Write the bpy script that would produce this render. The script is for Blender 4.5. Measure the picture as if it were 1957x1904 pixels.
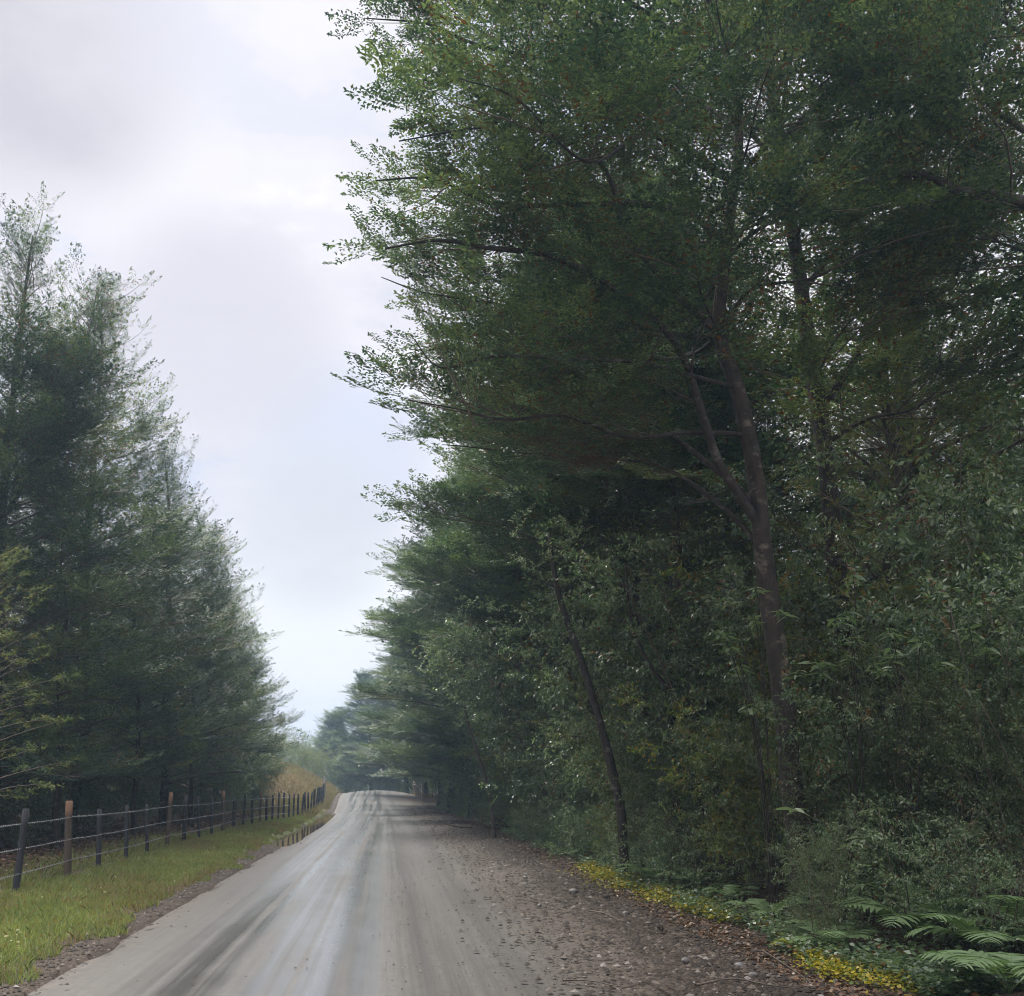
import bpy, math
import numpy as np
from mathutils import Matrix, Vector
from math import radians, sin, cos, pi, sqrt, exp

for o in list(bpy.data.objects):
    bpy.data.objects.remove(o)
S = bpy.context.scene
COL = S.collection

# ------------------------------------------------------------------ camera
F = 1890.0                      # focal length in units of a 1957 px wide frame
PITCH, YAW = math.atan(190 / F), math.atan(238.5 / F * cos(math.atan(190 / F)))
CAMZ = 1.6
cam_d = bpy.data.cameras.new('camera'); cam = bpy.data.objects.new('camera', cam_d); COL.objects.link(cam)
cam.location = (0, 0, CAMZ)
cam.rotation_euler = (pi / 2 + PITCH, 0, -YAW)
cam_d.sensor_fit = 'HORIZONTAL'; cam_d.sensor_width = 36; cam_d.lens = 36 * F / 1957
cam_d.shift_y = (1310 - 952) / 1957
cam_d.clip_start = 0.05; cam_d.clip_end = 3000
S.camera = cam
_f = np.array([sin(YAW) * cos(PITCH), cos(YAW) * cos(PITCH), sin(PITCH)])
_r = np.array([cos(YAW), -sin(YAW), 0.0])
_u = np.cross(_r, _f)
def P(px, py, Y):
    """the point at distance Y along the road seen at (px, py)"""
    d = _f * F + _r * (px - 978.5) + _u * (1310 - py)
    return np.array([0, 0, CAMZ]) + d * (Y / d[1])

# ------------------------------------------------------------------ light
SUN_EL, SUN_AZ = radians(52), radians(-24)     # behind thin cloud, high ahead of the camera
sdir = np.array([sin(SUN_AZ) * cos(SUN_EL), cos(SUN_AZ) * cos(SUN_EL), sin(SUN_EL)])
W = bpy.data.worlds.new('World'); S.world = W; W.use_nodes = True
nt = W.node_tree; nt.nodes.clear()
def N(t, ty, **kw):
    n = t.nodes.new(ty)
    for k, v in kw.items():
        if k.startswith('i_'):
            n.inputs[k[2:].replace('_', ' ')].default_value = v
        else:
            setattr(n, k, v)
    return n
wo = N(nt, 'ShaderNodeOutputWorld'); bg = N(nt, 'ShaderNodeBackground'); bg.inputs['Strength'].default_value = 0.05
sky = N(nt, 'ShaderNodeTexSky', sky_type='NISHITA', sun_disc=False, sun_elevation=SUN_EL, sun_rotation=SUN_AZ)
tc = N(nt, 'ShaderNodeTexCoord')
mp = N(nt, 'ShaderNodeMapping'); mp.inputs['Scale'].default_value = (1.0, 1.0, 2.1); mp.inputs['Location'].default_value = (0.35, 0.1, 0.3)
nz = N(nt, 'ShaderNodeTexNoise'); nz.inputs['Scale'].default_value = 3.8; nz.inputs['Detail'].default_value = 9; nz.inputs['Roughness'].default_value = 0.60
nt.links.new(tc.outputs['Generated'], mp.inputs[0]); nt.links.new(mp.outputs[0], nz.inputs['Vector'])
cr = N(nt, 'ShaderNodeValToRGB')
cr.color_ramp.interpolation = 'EASE'
e = cr.color_ramp.elements
e[0].position = 0.38; e[0].color = (4.5, 4.7, 5.5, 1)
e[1].position = 0.64; e[1].color = (6.6, 6.4, 6.7, 1)
m = e.new(0.42); m.color = (5.0, 4.95, 5.4, 1)
m = e.new(0.54); m.color = (5.6, 5.45, 5.8, 1)
nt.links.new(nz.outputs['Fac'], cr.inputs[0])
dt = N(nt, 'ShaderNodeVectorMath', operation='DOT_PRODUCT'); dt.inputs[1].default_value = tuple(sdir)
nt.links.new(tc.outputs['Generated'], dt.inputs[0])
mr = N(nt, 'ShaderNodeMapRange'); mr.inputs['From Min'].default_value = 0.972; mr.inputs['From Max'].default_value = 1.0
mr.inputs['To Min'].default_value = 1.0; mr.inputs['To Max'].default_value = 1.3; mr.interpolation_type = 'SMOOTHERSTEP'
nt.links.new(dt.outputs['Value'], mr.inputs[0])
def sky_patch(col_in, px, py, rad, col, amt):
    """a soft ragged cloud or clear patch round one direction of the sky"""
    d_ = _f * F + _r * (px - 978.5) + _u * (1310 - py); d_ = d_ / np.linalg.norm(d_)
    n1 = N(nt, 'ShaderNodeVectorMath', operation='DOT_PRODUCT'); n1.inputs[1].default_value = tuple(d_); nt.links.new(tc.outputs['Generated'], n1.inputs[0])
    n2 = N(nt, 'ShaderNodeMapRange', interpolation_type='SMOOTHERSTEP'); nt.links.new(n1.outputs['Value'], n2.inputs[0])
    for i_, v_ in zip((1, 2, 3, 4), (cos(radians(rad)), 1.0, 0.0, 1.0)): n2.inputs[i_].default_value = v_
    n3 = N(nt, 'ShaderNodeMapRange'); nt.links.new(nz.outputs['Fac'], n3.inputs[0])
    for i_, v_ in zip((1, 2, 3, 4), (0.3, 0.65, 0.45 * amt, 1.3 * amt)): n3.inputs[i_].default_value = v_
    n4 = N(nt, 'ShaderNodeMath', operation='MULTIPLY', use_clamp=True); nt.links.new(n2.outputs[0], n4.inputs[0]); nt.links.new(n3.outputs[0], n4.inputs[1])
    n5 = N(nt, 'ShaderNodeMix', data_type='RGBA'); nt.links.new(n4.outputs[0], n5.inputs[0]); nt.links.new(col_in, n5.inputs[6]); n5.inputs[7].default_value = (*col, 1); return n5.outputs[2]
csky = cr.outputs[0]
for a_ in ((180, 230, 9, (6.0, 5.8, 6.05), 0.9), (560, 60, 9, (6.0, 5.85, 6.05), 0.8), (610, 1170, 7, (5.9, 5.85, 5.95), 1.1), (660, 860, 6.5, (4.3, 4.6, 5.5), 0.7), (420, 640, 8, (4.6, 4.5, 4.9), 0.8), (30, 30, 10, (4.0, 3.9, 4.25), 0.9), (600, 1010, 6, (4.6, 4.65, 4.95), 0.8)):
    csky = sky_patch(csky, *a_)
sz = N(nt, 'ShaderNodeSeparateXYZ'); nt.links.new(tc.outputs['Generated'], sz.inputs[0])     # overcast: brighter towards the zenith, boosted above the frame to light the foliage
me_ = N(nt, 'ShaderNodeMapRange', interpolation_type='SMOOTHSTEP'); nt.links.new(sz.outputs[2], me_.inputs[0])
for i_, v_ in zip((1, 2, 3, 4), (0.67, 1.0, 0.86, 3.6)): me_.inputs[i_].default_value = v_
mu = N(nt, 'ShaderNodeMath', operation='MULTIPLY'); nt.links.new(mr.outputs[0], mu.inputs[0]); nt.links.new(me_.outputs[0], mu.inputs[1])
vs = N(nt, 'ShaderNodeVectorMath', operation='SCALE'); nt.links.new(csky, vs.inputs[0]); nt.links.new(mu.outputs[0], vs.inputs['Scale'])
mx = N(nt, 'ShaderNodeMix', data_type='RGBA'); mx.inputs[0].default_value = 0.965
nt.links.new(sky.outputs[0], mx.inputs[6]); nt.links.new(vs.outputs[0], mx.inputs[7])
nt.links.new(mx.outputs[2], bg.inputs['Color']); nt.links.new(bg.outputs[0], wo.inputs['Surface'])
sl = bpy.data.lights.new('sun', 'SUN'); so = bpy.data.objects.new('sun', sl); COL.objects.link(so)
sl.energy = 1.5; sl.angle = radians(28); sl.color = (1.0, 0.96, 0.88)
so.rotation_euler = (pi / 2 - SUN_EL, 0, -SUN_AZ + pi)
S.view_settings.view_transform = 'Standard'; S.view_settings.look = 'None'
S.view_settings.exposure = 1.93; S.view_settings.gamma = 1; S.view_settings.use_curve_mapping = False
cy = S.cycles
cy.max_bounces = 5; cy.diffuse_bounces = 3; cy.glossy_bounces = 2; cy.transmission_bounces = 3; cy.volume_bounces = 0
cy.transparent_max_bounces = 4; cy.caustics_reflective = False; cy.caustics_refractive = False
cy.use_denoising = True; cy.denoiser = 'OPENIMAGEDENOISE'; cy.denoising_prefilter = 'ACCURATE'; cy.denoising_input_passes = 'RGB_ALBEDO_NORMAL'
cy.sample_clamp_indirect = 3.0; cy.filter_width = 1.0
cy.use_adaptive_sampling = True; cy.adaptive_threshold = 0.012

# ------------------------------------------------------------------ materials
def mat(name):
    m = bpy.data.materials.new(name); m.use_nodes = True
    t = m.node_tree; t.nodes.clear()
    out = N(t, 'ShaderNodeOutputMaterial'); b = N(t, 'ShaderNodeBsdfPrincipled'); t.links.new(b.outputs[0], out.inputs['Surface'])
    return m, t, b, out
def ramp(t, src, stops):
    r = N(t, 'ShaderNodeValToRGB'); el = r.color_ramp.elements
    while len(el) < len(stops): el.new(0.5)
    for q, (p, c) in zip(el, stops): q.position = p; q.color = (*c, 1)
    t.links.new(src, r.inputs[0]); return r.outputs[0]
def noise(t, vec, scale, detail=4, rough=0.55, sc=(1, 1, 1)):
    mpn = N(t, 'ShaderNodeMapping'); mpn.inputs['Scale'].default_value = sc; t.links.new(vec, mpn.inputs[0])
    n = N(t, 'ShaderNodeTexNoise'); n.inputs['Scale'].default_value = scale; n.inputs['Detail'].default_value = detail; n.inputs['Roughness'].default_value = rough
    t.links.new(mpn.outputs[0], n.inputs['Vector']); return n.outputs['Fac']
def mixc(t, f, a, b, mode='MIX'):
    n = N(t, 'ShaderNodeMix', data_type='RGBA', blend_type=mode)
    for s, i in ((f, 0), (a, 6), (b, 7)):
        if isinstance(s, (int, float)): n.inputs[i].default_value = s
        elif isinstance(s, tuple): n.inputs[i].default_value = (*s, 1)
        else: t.links.new(s, n.inputs[i])
    return n.outputs[2]
def mathn(t, op, a, b=0.0, clamp=False):
    n = N(t, 'ShaderNodeMath', operation=op, use_clamp=clamp)
    for s, i in ((a, 0), (b, 1)):
        if isinstance(s, (int, float)): n.inputs[i].default_value = s
        else: t.links.new(s, n.inputs[i])
    return n.outputs[0]
def maprange(t, s, a, b, c, d):
    n = N(t, 'ShaderNodeMapRange'); t.links.new(s, n.inputs[0])
    for i, v in zip((1, 2, 3, 4), (a, b, c, d)): n.inputs[i].default_value = v
    return n.outputs[0]
def bump(t, b, h, strength, dist):
    n = N(t, 'ShaderNodeBump'); n.inputs['Strength'].default_value = strength; n.inputs['Distance'].default_value = dist
    t.links.new(h, n.inputs['Height']); t.links.new(n.outputs[0], b.inputs['Normal']); return n
def attr(t, name):
    n = N(t, 'ShaderNodeAttribute'); n.attribute_name = name; return n.outputs['Fac']
def objpos(t): return N(t, 'ShaderNodeTexCoord').outputs['Object']
def worldpos(t): return N(t, 'ShaderNodeNewGeometry').outputs['Position']

def leaf_mat(name, dark, mid, light, rough=0.42, trans=0.35, spec=0.4, odd=(0.16, 0.07, 0.02), odd_at=0.965, patch=0.5, bvar=0.0):
    m, t, b, out = mat(name)
    tint = attr(t, 'tint')
    big = noise(t, worldpos(t), patch, 2)
    oi_ = N(t, 'ShaderNodeObjectInfo').outputs['Random']
    v = mathn(t, 'ADD', mathn(t, 'MULTIPLY', tint, 0.62), mathn(t, 'ADD', mathn(t, 'MULTIPLY', maprange(t, big, 0.3, 0.7, 0, 1), 0.30), mathn(t, 'MULTIPLY', mathn(t, 'SUBTRACT', oi_, 0.45), bvar)))
    col = ramp(t, v, [(0.05, dark), (0.45, mid), (0.95, light)])
    isodd = mathn(t, 'GREATER_THAN', tint, odd_at)
    col = mixc(t, isodd, col, odd)
    t.links.new(col, b.inputs['Base Color'])
    b.inputs['Roughness'].default_value = rough; b.inputs['Specular IOR Level'].default_value = spec
    tr = N(t, 'ShaderNodeBsdfTranslucent')
    hsv = mixc(t, 1.0, col, (1.2, 1.42, 0.8), 'MULTIPLY'); t.links.new(hsv, tr.inputs['Color'])
    ms = N(t, 'ShaderNodeMixShader'); ms.inputs[0].default_value = trans
    t.links.new(b.outputs[0], ms.inputs[1]); t.links.new(tr.outputs[0], ms.inputs[2]); t.links.new(ms.outputs[0], out.inputs['Surface'])
    return m
M = {}
M['beech'] = leaf_mat('beech_leaf', (0.026, 0.050, 0.038), (0.085, 0.136, 0.078), (0.27, 0.32, 0.13), trans=0.24, rough=0.42, spec=0.32, bvar=0.45, odd_at=0.985)
M['beech_l'] = leaf_mat('beech_leaf_left', (0.026, 0.050, 0.038), (0.080, 0.126, 0.074), (0.25, 0.29, 0.12), trans=0.24, rough=0.42, spec=0.32, bvar=0.45, odd_at=0.985)
M['gold'] = leaf_mat('olive_leaf', (0.07, 0.10, 0.032), (0.15, 0.19, 0.055), (0.30, 0.32, 0.10), odd_at=0.93, odd=(0.3, 0.17, 0.03))
M['broad'] = leaf_mat('broad_leaf', (0.045, 0.080, 0.046), (0.150, 0.205, 0.110), (0.42, 0.46, 0.29), rough=0.32, spec=0.6, trans=0.36, bvar=0.25)
M['small'] = leaf_mat('small_leaf', (0.040, 0.065, 0.034), (0.09, 0.125, 0.060), (0.20, 0.23, 0.11), rough=0.42, trans=0.28)
M['fern'] = leaf_mat('fern_leaf', (0.12, 0.18, 0.08), (0.18, 0.26, 0.12), (0.24, 0.32, 0.15), rough=0.45, trans=0.25, odd_at=2)
M['fern_y'] = leaf_mat('fern_leaf_yellow', (0.30, 0.28, 0.04), (0.42, 0.38, 0.06), (0.5, 0.45, 0.09), odd_at=2)
M['yellow'] = leaf_mat('yellow_leaf', (0.20, 0.18, 0.02), (0.40, 0.31, 0.025), (0.56, 0.42, 0.04), trans=0.3, odd=(0.13, 0.19, 0.04), odd_at=0.72)
M['grass'] = leaf_mat('grass_blade', (0.13, 0.155, 0.055), (0.23, 0.26, 0.095), (0.39, 0.38, 0.16), rough=0.5, trans=0.3, odd=(0.30, 0.20, 0.07), odd_at=0.88, patch=1.1)
M['drygrass'] = leaf_mat('dry_grass_blade', (0.17, 0.12, 0.065), (0.27, 0.195, 0.11), (0.40, 0.31, 0.18), rough=0.6, trans=0.3, odd=(0.16, 0.18, 0.04), odd_at=0.85)
M['litter'] = leaf_mat('dead_leaf', (0.06, 0.032, 0.018), (0.13, 0.065, 0.035), (0.26, 0.16, 0.09), rough=0.5, trans=0.1, odd=(0.4, 0.3, 0.2), odd_at=0.95)

def bark_mat(name, a, b_, c, lich=0.55):
    m, t, b, out = mat(name); o = worldpos(t)
    n1 = noise(t, o, 5, 6, 0.65, (1.5, 1.5, 0.8)); n2 = noise(t, o, 4.3, 5, 0.65, (1, 1, 1.6))
    n3 = noise(t, o, 38, 3, 0.6, (1, 1, 0.18))
    col = ramp(t, n1, [(0.3, a), (0.6, b_)])
    col = mixc(t, maprange(t, n2, lich, lich + 0.12, 0, 0.75), col, c)
    t.links.new(col, b.inputs['Base Color']); b.inputs['Roughness'].default_value = 0.85
    bump(t, b, mathn(t, 'ADD', n1, mathn(t, 'MULTIPLY', n3, 0.6)), 0.9, 0.02)
    return m
M['bark'] = bark_mat('bark', (0.014, 0.011, 0.009), (0.045, 0.035, 0.028), (0.13, 0.12, 0.10))
M['bark_red'] = bark_mat('bark_reddish', (0.010, 0.008, 0.006), (0.046, 0.034, 0.024), (0.17, 0.15, 0.115), 0.56)
M['twig'] = bark_mat('twig_bark', (0.06, 0.045, 0.032), (0.13, 0.10, 0.075), (0.2, 0.17, 0.13))
M['stem'] = bark_mat('stem_bark', (0.05, 0.04, 0.03), (0.12, 0.095, 0.07), (0.2, 0.17, 0.13))

def wood_mat(name, a, b_, top=None):
    m, t, b, out = mat(name); o = objpos(t)
    n1 = noise(t, o, 14, 5, 0.6, (1, 1, 0.12)); n2 = noise(t, o, 3, 3)
    col = mixc(t, n2, ramp(t, n1, [(0.3, a), (0.7, b_)]), a)
    if top:
        g = N(t, 'ShaderNodeSeparateXYZ'); t.links.new(o, g.inputs[0])
        col = mixc(t, maprange(t, mathn(t, 'ADD', g.outputs[2], mathn(t, 'MULTIPLY', n2, 0.25)), 1.08, 1.2, 0, 1), col, top)
    t.links.new(col, b.inputs['Base Color']); b.inputs['Roughness'].default_value = 0.75
    bump(t, b, n1, 0.6, 0.01); return m
M['post_dark'] = wood_mat('dark_post_wood', (0.022, 0.022, 0.026), (0.055, 0.055, 0.062))
M['post_pale'] = wood_mat('weathered_post_wood', (0.07, 0.05, 0.035), (0.17, 0.125, 0.085), (0.20, 0.11, 0.06))
M['post_grey'] = wood_mat('grey_post_wood', (0.16, 0.14, 0.12), (0.36, 0.31, 0.26))
m, t, b, out = mat('galvanised_wire'); b.inputs['Base Color'].default_value = (0.24, 0.24, 0.25, 1); b.inputs['Metallic'].default_value = 0.5; b.inputs['Roughness'].default_value = 0.5
M['wire'] = m

# road: wet packed grit with tyre-polished streaks
m, t, b, out = mat('wet_gravel_road'); o = worldpos(t)
sx = N(t, 'ShaderNodeSeparateXYZ'); t.links.new(o, sx.inputs[0])
st1 = noise(t, o, 1.0, 3, 0.55, (4.6, 0.022, 1)); st2 = noise(t, o, 1.0, 5, 0.65, (16, 0.16, 1))
pt = noise(t, o, 0.55, 4, 0.6, (1, 0.6, 1)); fine = noise(t, o, 55, 3, 0.7); mid = noise(t, o, 9, 5, 0.7)
wet = attr(t, 'wet')
base = ramp(t, mid, [(0.3, (0.034, 0.029, 0.024)), (0.7, (0.074, 0.065, 0.055))])
base = mixc(t, maprange(t, fine, 0.5, 0.75, 0, 0.5), base, (0.10, 0.091, 0.080))
base = mixc(t, maprange(t, st1, 0.42, 0.62, 0, 0.6), base, (0.040, 0.036, 0.033))
base = mixc(t, maprange(t, st2, 0.47, 0.60, 0, 0.6), base, (0.026, 0.023, 0.020))
base = mixc(t, maprange(t, noise(t, o, 120, 2, 0.6), 0.60, 0.68, 0, 0.8), base, (0.018, 0.015, 0.013))
dry = attr(t, 'loose')
base = mixc(t, dry, base, ramp(t, mid, [(0.3, (0.036, 0.026, 0.018)), (0.7, (0.095, 0.071, 0.051))]))
w0 = base
w = mathn(t, 'MULTIPLY', wet, maprange(t, mathn(t, 'ADD', mathn(t, 'MULTIPLY', st1, 0.7), mathn(t, 'MULTIPLY', pt, 0.3)), 0.40, 0.56, 0.05, 1.0), True)
t.links.new(mixc(t, mathn(t, 'MULTIPLY', w, 0.45), w0, (0.030, 0.027, 0.026)), b.inputs['Base Color'])
rgh = mathn(t, 'ADD', mathn(t, 'SUBTRACT', 0.62, mathn(t, 'MULTIPLY', w, 0.36)), mathn(t, 'MULTIPLY', mathn(t, 'SUBTRACT', mid, 0.5), 0.05))
t.links.new(rgh, b.inputs['Roughness']); b.inputs['Specular IOR Level'].default_value = 0.38
h = mathn(t, 'ADD', mathn(t, 'MULTIPLY', fine, 0.35), mathn(t, 'ADD', mathn(t, 'MULTIPLY', mid, 0.6), mathn(t, 'MULTIPLY', st2, 1.2)))
t.links.new(mathn(t, 'MULTIPLY', w, 0.85), b.inputs['Coat Weight']); b.inputs['Coat Roughness'].default_value = 0.25
bump(t, b, h, 0.22, 0.008)
M['road'] = m

m, t, b, out = mat('forest_ground'); o = worldpos(t)
g = attr(t, 'gravel'); gr = attr(t, 'grass')
n1 = noise(t, o, 6, 6, 0.7); n2 = noise(t, o, 40, 3, 0.7); n3 = noise(t, o, 1.1, 3)
soil = ramp(t, n1, [(0.3, (0.030, 0.020, 0.014)), (0.7, (0.095, 0.062, 0.042))])
grav = ramp(t, n2, [(0.3, (0.030, 0.021, 0.014)), (0.7, (0.098, 0.070, 0.049))])
grav = mixc(t, maprange(t, n3, 0.45, 0.65, 0, 0.7), grav, (0.034, 0.024, 0.018))
turf = ramp(t, n1, [(0.3, (0.06, 0.08, 0.02)), (0.7, (0.13, 0.14, 0.035))])
dryb = attr(t, 'dry')
bankc = ramp(t, n1, [(0.3, (0.13, 0.085, 0.045)), (0.7, (0.30, 0.21, 0.11))])
col = mixc(t, g, soil, grav); col = mixc(t, gr, col, turf); col = mixc(t, dryb, col, bankc)
t.links.new(col, b.inputs['Base Color']); b.inputs['Roughness'].default_value = 0.8; b.inputs['Specular IOR Level'].default_value = 0.2
bump(t, b, mathn(t, 'ADD', n1, mathn(t, 'MULTIPLY', n2, 0.5)), 0.8, 0.03)
M['ground'] = m

m, t, b, out = mat('pebble'); tint = attr(t, 'tint')
col = ramp(t, tint, [(0.0, (0.024, 0.019, 0.015)), (0.45, (0.072, 0.055, 0.041)), (0.85, (0.14, 0.117, 0.095)), (1.0, (0.25, 0.23, 0.21))])
n1 = noise(t, worldpos(t), 60, 3); col = mixc(t, maprange(t, n1, 0.4, 0.6, 0, 0.4), col, (0.045, 0.034, 0.027))
t.links.new(col, b.inputs['Base Color']); b.inputs['Roughness'].default_value = 0.8; b.inputs['Specular IOR Level'].default_value = 0.18
M['pebble'] = m
m, t, b, out = mat('pale_stone'); n1 = noise(t, objpos(t), 18, 5)
t.links.new(ramp(t, n1, [(0.3, (0.075, 0.068, 0.062)), (0.7, (0.17, 0.16, 0.15))]), b.inputs['Base Color']); b.inputs['Roughness'].default_value = 0.6; bump(t, b, n1, 0.4, 0.01)
M['stone'] = m
m, t, b, out = mat('muddy_water'); n1 = noise(t, worldpos(t), 7, 2)
b.inputs['Base Color'].default_value = (0.085, 0.065, 0.045, 1); b.inputs['Roughness'].default_value = 0.03; b.inputs['IOR'].default_value = 1.33; b.inputs['Specular IOR Level'].default_value = 0.6
bump(t, b, n1, 0.05, 0.004)
M['water'] = m
m, t, b, out = mat('wooded_hill'); n1 = noise(t, worldpos(t), 0.12, 6, 0.7)
t.links.new(ramp(t, n1, [(0.35, (0.03, 0.05, 0.03)), (0.65, (0.08, 0.11, 0.06))]), b.inputs['Base Color']); b.inputs['Roughness'].default_value = 0.9
M['hill'] = m

# ------------------------------------------------------------------ mesh helpers
def new_mesh(name, v, faces, material, smooth=False, **attrs):
    """faces: list of (k,n) index arrays (quads and/or tris); attrs: per-vertex or per-face floats"""
    v = np.asarray(v, np.float32).reshape(-1, 3)
    if isinstance(faces, np.ndarray): faces = [faces]
    me = bpy.data.meshes.new(name)
    idx = np.concatenate([f.ravel() for f in faces]).astype(np.int32)
    tot = np.concatenate([np.full(len(f), f.shape[1], np.int32) for f in faces])
    st = np.concatenate([[0], np.cumsum(tot)[:-1]]).astype(np.int32)
    me.vertices.add(len(v)); me.vertices.foreach_set('co', v.ravel())
    me.loops.add(len(idx)); me.loops.foreach_set('vertex_index', idx)
    me.polygons.add(len(tot)); me.polygons.foreach_set('loop_start', st); me.polygons.foreach_set('loop_total', tot)
    if smooth: me.polygons.foreach_set('use_smooth', np.ones(len(tot), bool))
    for k, a in attrs.items():
        dom = 'POINT' if len(a) == len(v) else 'FACE'
        at = me.attributes.new(k, 'FLOAT', dom); at.data.foreach_set('value', np.asarray(a, np.float32))
    me.materials.append(material); me.update(calc_edges=True); me.validate()
    return me
def link(name, me, parent=None, loc=None, **props):
    o = bpy.data.objects.new(name, me); COL.objects.link(o)
    if parent is not None: o.parent = parent
    if loc is not None: o.location = loc
    for k, v in props.items(): o[k] = v
    return o
def thing(name, label, cat, loc=(0, 0, 0), group=None, rz=0, sc=1.0):
    o = bpy.data.objects.new(name, None); COL.objects.link(o); o.empty_display_size = 0.3
    o.location = loc; o.rotation_euler = (0, 0, rz)
    o.scale = (sc, sc, sc) if isinstance(sc, (int, float)) else sc
    o['label'] = label; o['category'] = cat
    if group: o['group'] = group
    return o
def dup(root, loc, rz=0.0, sc=1.0, label=None, group=None):
    r = root.copy(); COL.objects.link(r); r.location = loc; r.rotation_euler = (0, 0, rz)
    r.scale = (sc, sc, sc) if isinstance(sc, (int, float)) else sc
    if label: r['label'] = label
    if group: r['group'] = group
    for c in list(root.children):
        k = c.copy(); COL.objects.link(k); k.parent = r
        for c2 in list(c.children):
            k2 = c2.copy(); COL.objects.link(k2); k2.parent = k
    return r
def unit(a): return a / (np.linalg.norm(a, axis=-1, keepdims=True) + 1e-9)
UP = np.array([0, 0, 1.0])
def tube(pts, rad, n=6, wob=0.0, rng=None):
    pts = np.asarray(pts, float); rad = np.asarray(rad, float); K = len(pts)
    tg = unit(np.gradient(pts, axis=0))
    ref = np.array([1.0, 0, 0]) if abs(tg[:, 0]).mean() < 0.8 else np.array([0, 1.0, 0])
    s = unit(np.cross(tg, ref)); c = np.cross(tg, s)
    a = np.arange(n) * 2 * pi / n
    rr = rad[:, None] * np.ones(n)
    if wob and rng is not None: rr = rr * (1 + wob * rng.normal(size=(K, n)))
    v = pts[:, None] + rr[..., None] * (np.cos(a)[None, :, None] * s[:, None] + np.sin(a)[None, :, None] * c[:, None])
    i = np.arange(K - 1)[:, None] * n + np.arange(n)[None]; j = np.arange(K - 1)[:, None] * n + (np.arange(n)[None] + 1) % n
    q = np.stack([i, j, j + n, i + n], -1).reshape(-1, 4)
    v = v.reshape(-1, 3)
    v = np.concatenate([v, pts[-1:]]); L = len(v) - 1; b0 = (K - 1) * n
    tri = np.array([[b0 + k, b0 + (k + 1) % n, L] for k in range(n)])
    return v, q, tri
class Wood:
    def __init__(s): s.v, s.q, s.t, s.n = [], [], [], 0
    def add(s, v, q, t=None):
        s.v.append(v); s.q.append(q + s.n)
        if t is not None: s.t.append(t + s.n)
        s.n += len(v)
    def tube(s, *a, **k): s.add(*tube(*a, **k))
    def mesh(s, name, material, smooth=True):
        f = [np.concatenate(s.q)]
        if s.t: f.append(np.concatenate(s.t))
        return new_mesh(name, np.concatenate(s.v), f, material, smooth)
def smooth_path(pts, k=6):
    """Catmull-Rom through the points"""
    p = np.asarray(pts, float); p = np.concatenate([[2 * p[0] - p[1]], p, [2 * p[-1] - p[-2]]]); o = []
    for i in range(1, len(p) - 2):
        for t in np.arange(k) / k:
            o.append(0.5 * ((2 * p[i]) + (-p[i - 1] + p[i + 1]) * t + (2 * p[i - 1] - 5 * p[i] + 4 * p[i + 1] - p[i + 2]) * t * t + (-p[i - 1] + 3 * p[i] - 3 * p[i + 1] + p[i + 2]) * t ** 3))
    o.append(p[-2]); return np.array(o)

# ------------------------------------------------------------------ foliage prototypes
def leaves(base, d, nrm, L, Wd, fold=0.18):
    d = unit(d); s = unit(np.cross(nrm, d)); n = np.cross(d, s)
    L = np.asarray(L)[:, None]; Wd = np.asarray(Wd)[:, None]
    mid = base + d * L * 0.45
    return np.stack([base, mid + s * Wd / 2 + n * Wd * fold, base + d * L - n * L * 0.08, mid - s * Wd / 2 + n * Wd * fold], 1)
def flat_spray(rng, nside=12, gap=0.05, ll=0.045, lw=0.026, jit=0.3, up=0.15, spread=0.42):
    """a flat fan of leaves about 1 m long, x forward, z up"""
    B, D, Nn = [], [], []
    for i in range(nside):
        for sd in (-1, 1):
            t = (i + 0.5 + 0.4 * rng.normal() * 0.5) / nside; t = min(max(t, 0.02), 1)
            ang = sd * radians(58 - 22 * t + 8 * rng.normal())
            l = (spread * (1 - t) ** 0.75 * (0.35 + 0.65 * min(1, t * 3.5)) + 0.07) * rng.uniform(0.65, 1.2)
            o = np.array([t, 0, up * t * t]); dd = np.array([cos(ang), sin(ang), 0.12 + 0.12 * rng.normal()])
            k = max(2, int(l / gap))
            for j in range(k):
                u = (j + rng.uniform(0.1, 0.9)) / k * l; s2 = 1 if (j % 2) else -1
                a2 = ang + s2 * radians(42 + 10 * rng.normal())
                B.append(o + dd * u + np.array([0, 0, 0.06 * (u / l) ** 2 * l * 2]))
                D.append([cos(a2), sin(a2), 0.15 * rng.normal() + 0.1]); Nn.append([jit * rng.normal(), jit * rng.normal(), 1])
    for j in range(6):
        B.append([0.9 + 0.03 * j, 0.02 * rng.normal(), up * (0.9 + 0.03 * j) ** 2]); D.append([1, 0.7 * (1 if j % 2 else -1), 0.15]); Nn.append([jit * rng.normal(), jit * rng.normal(), 1])
    B = np.array(B, float); D = np.array(D, float); Nn = np.array(Nn, float)
    s = rng.uniform(0.7, 1.25, len(B))
    return leaves(B, D, Nn, ll * s, lw * s), rng.uniform(0, 1, len(B))
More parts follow.
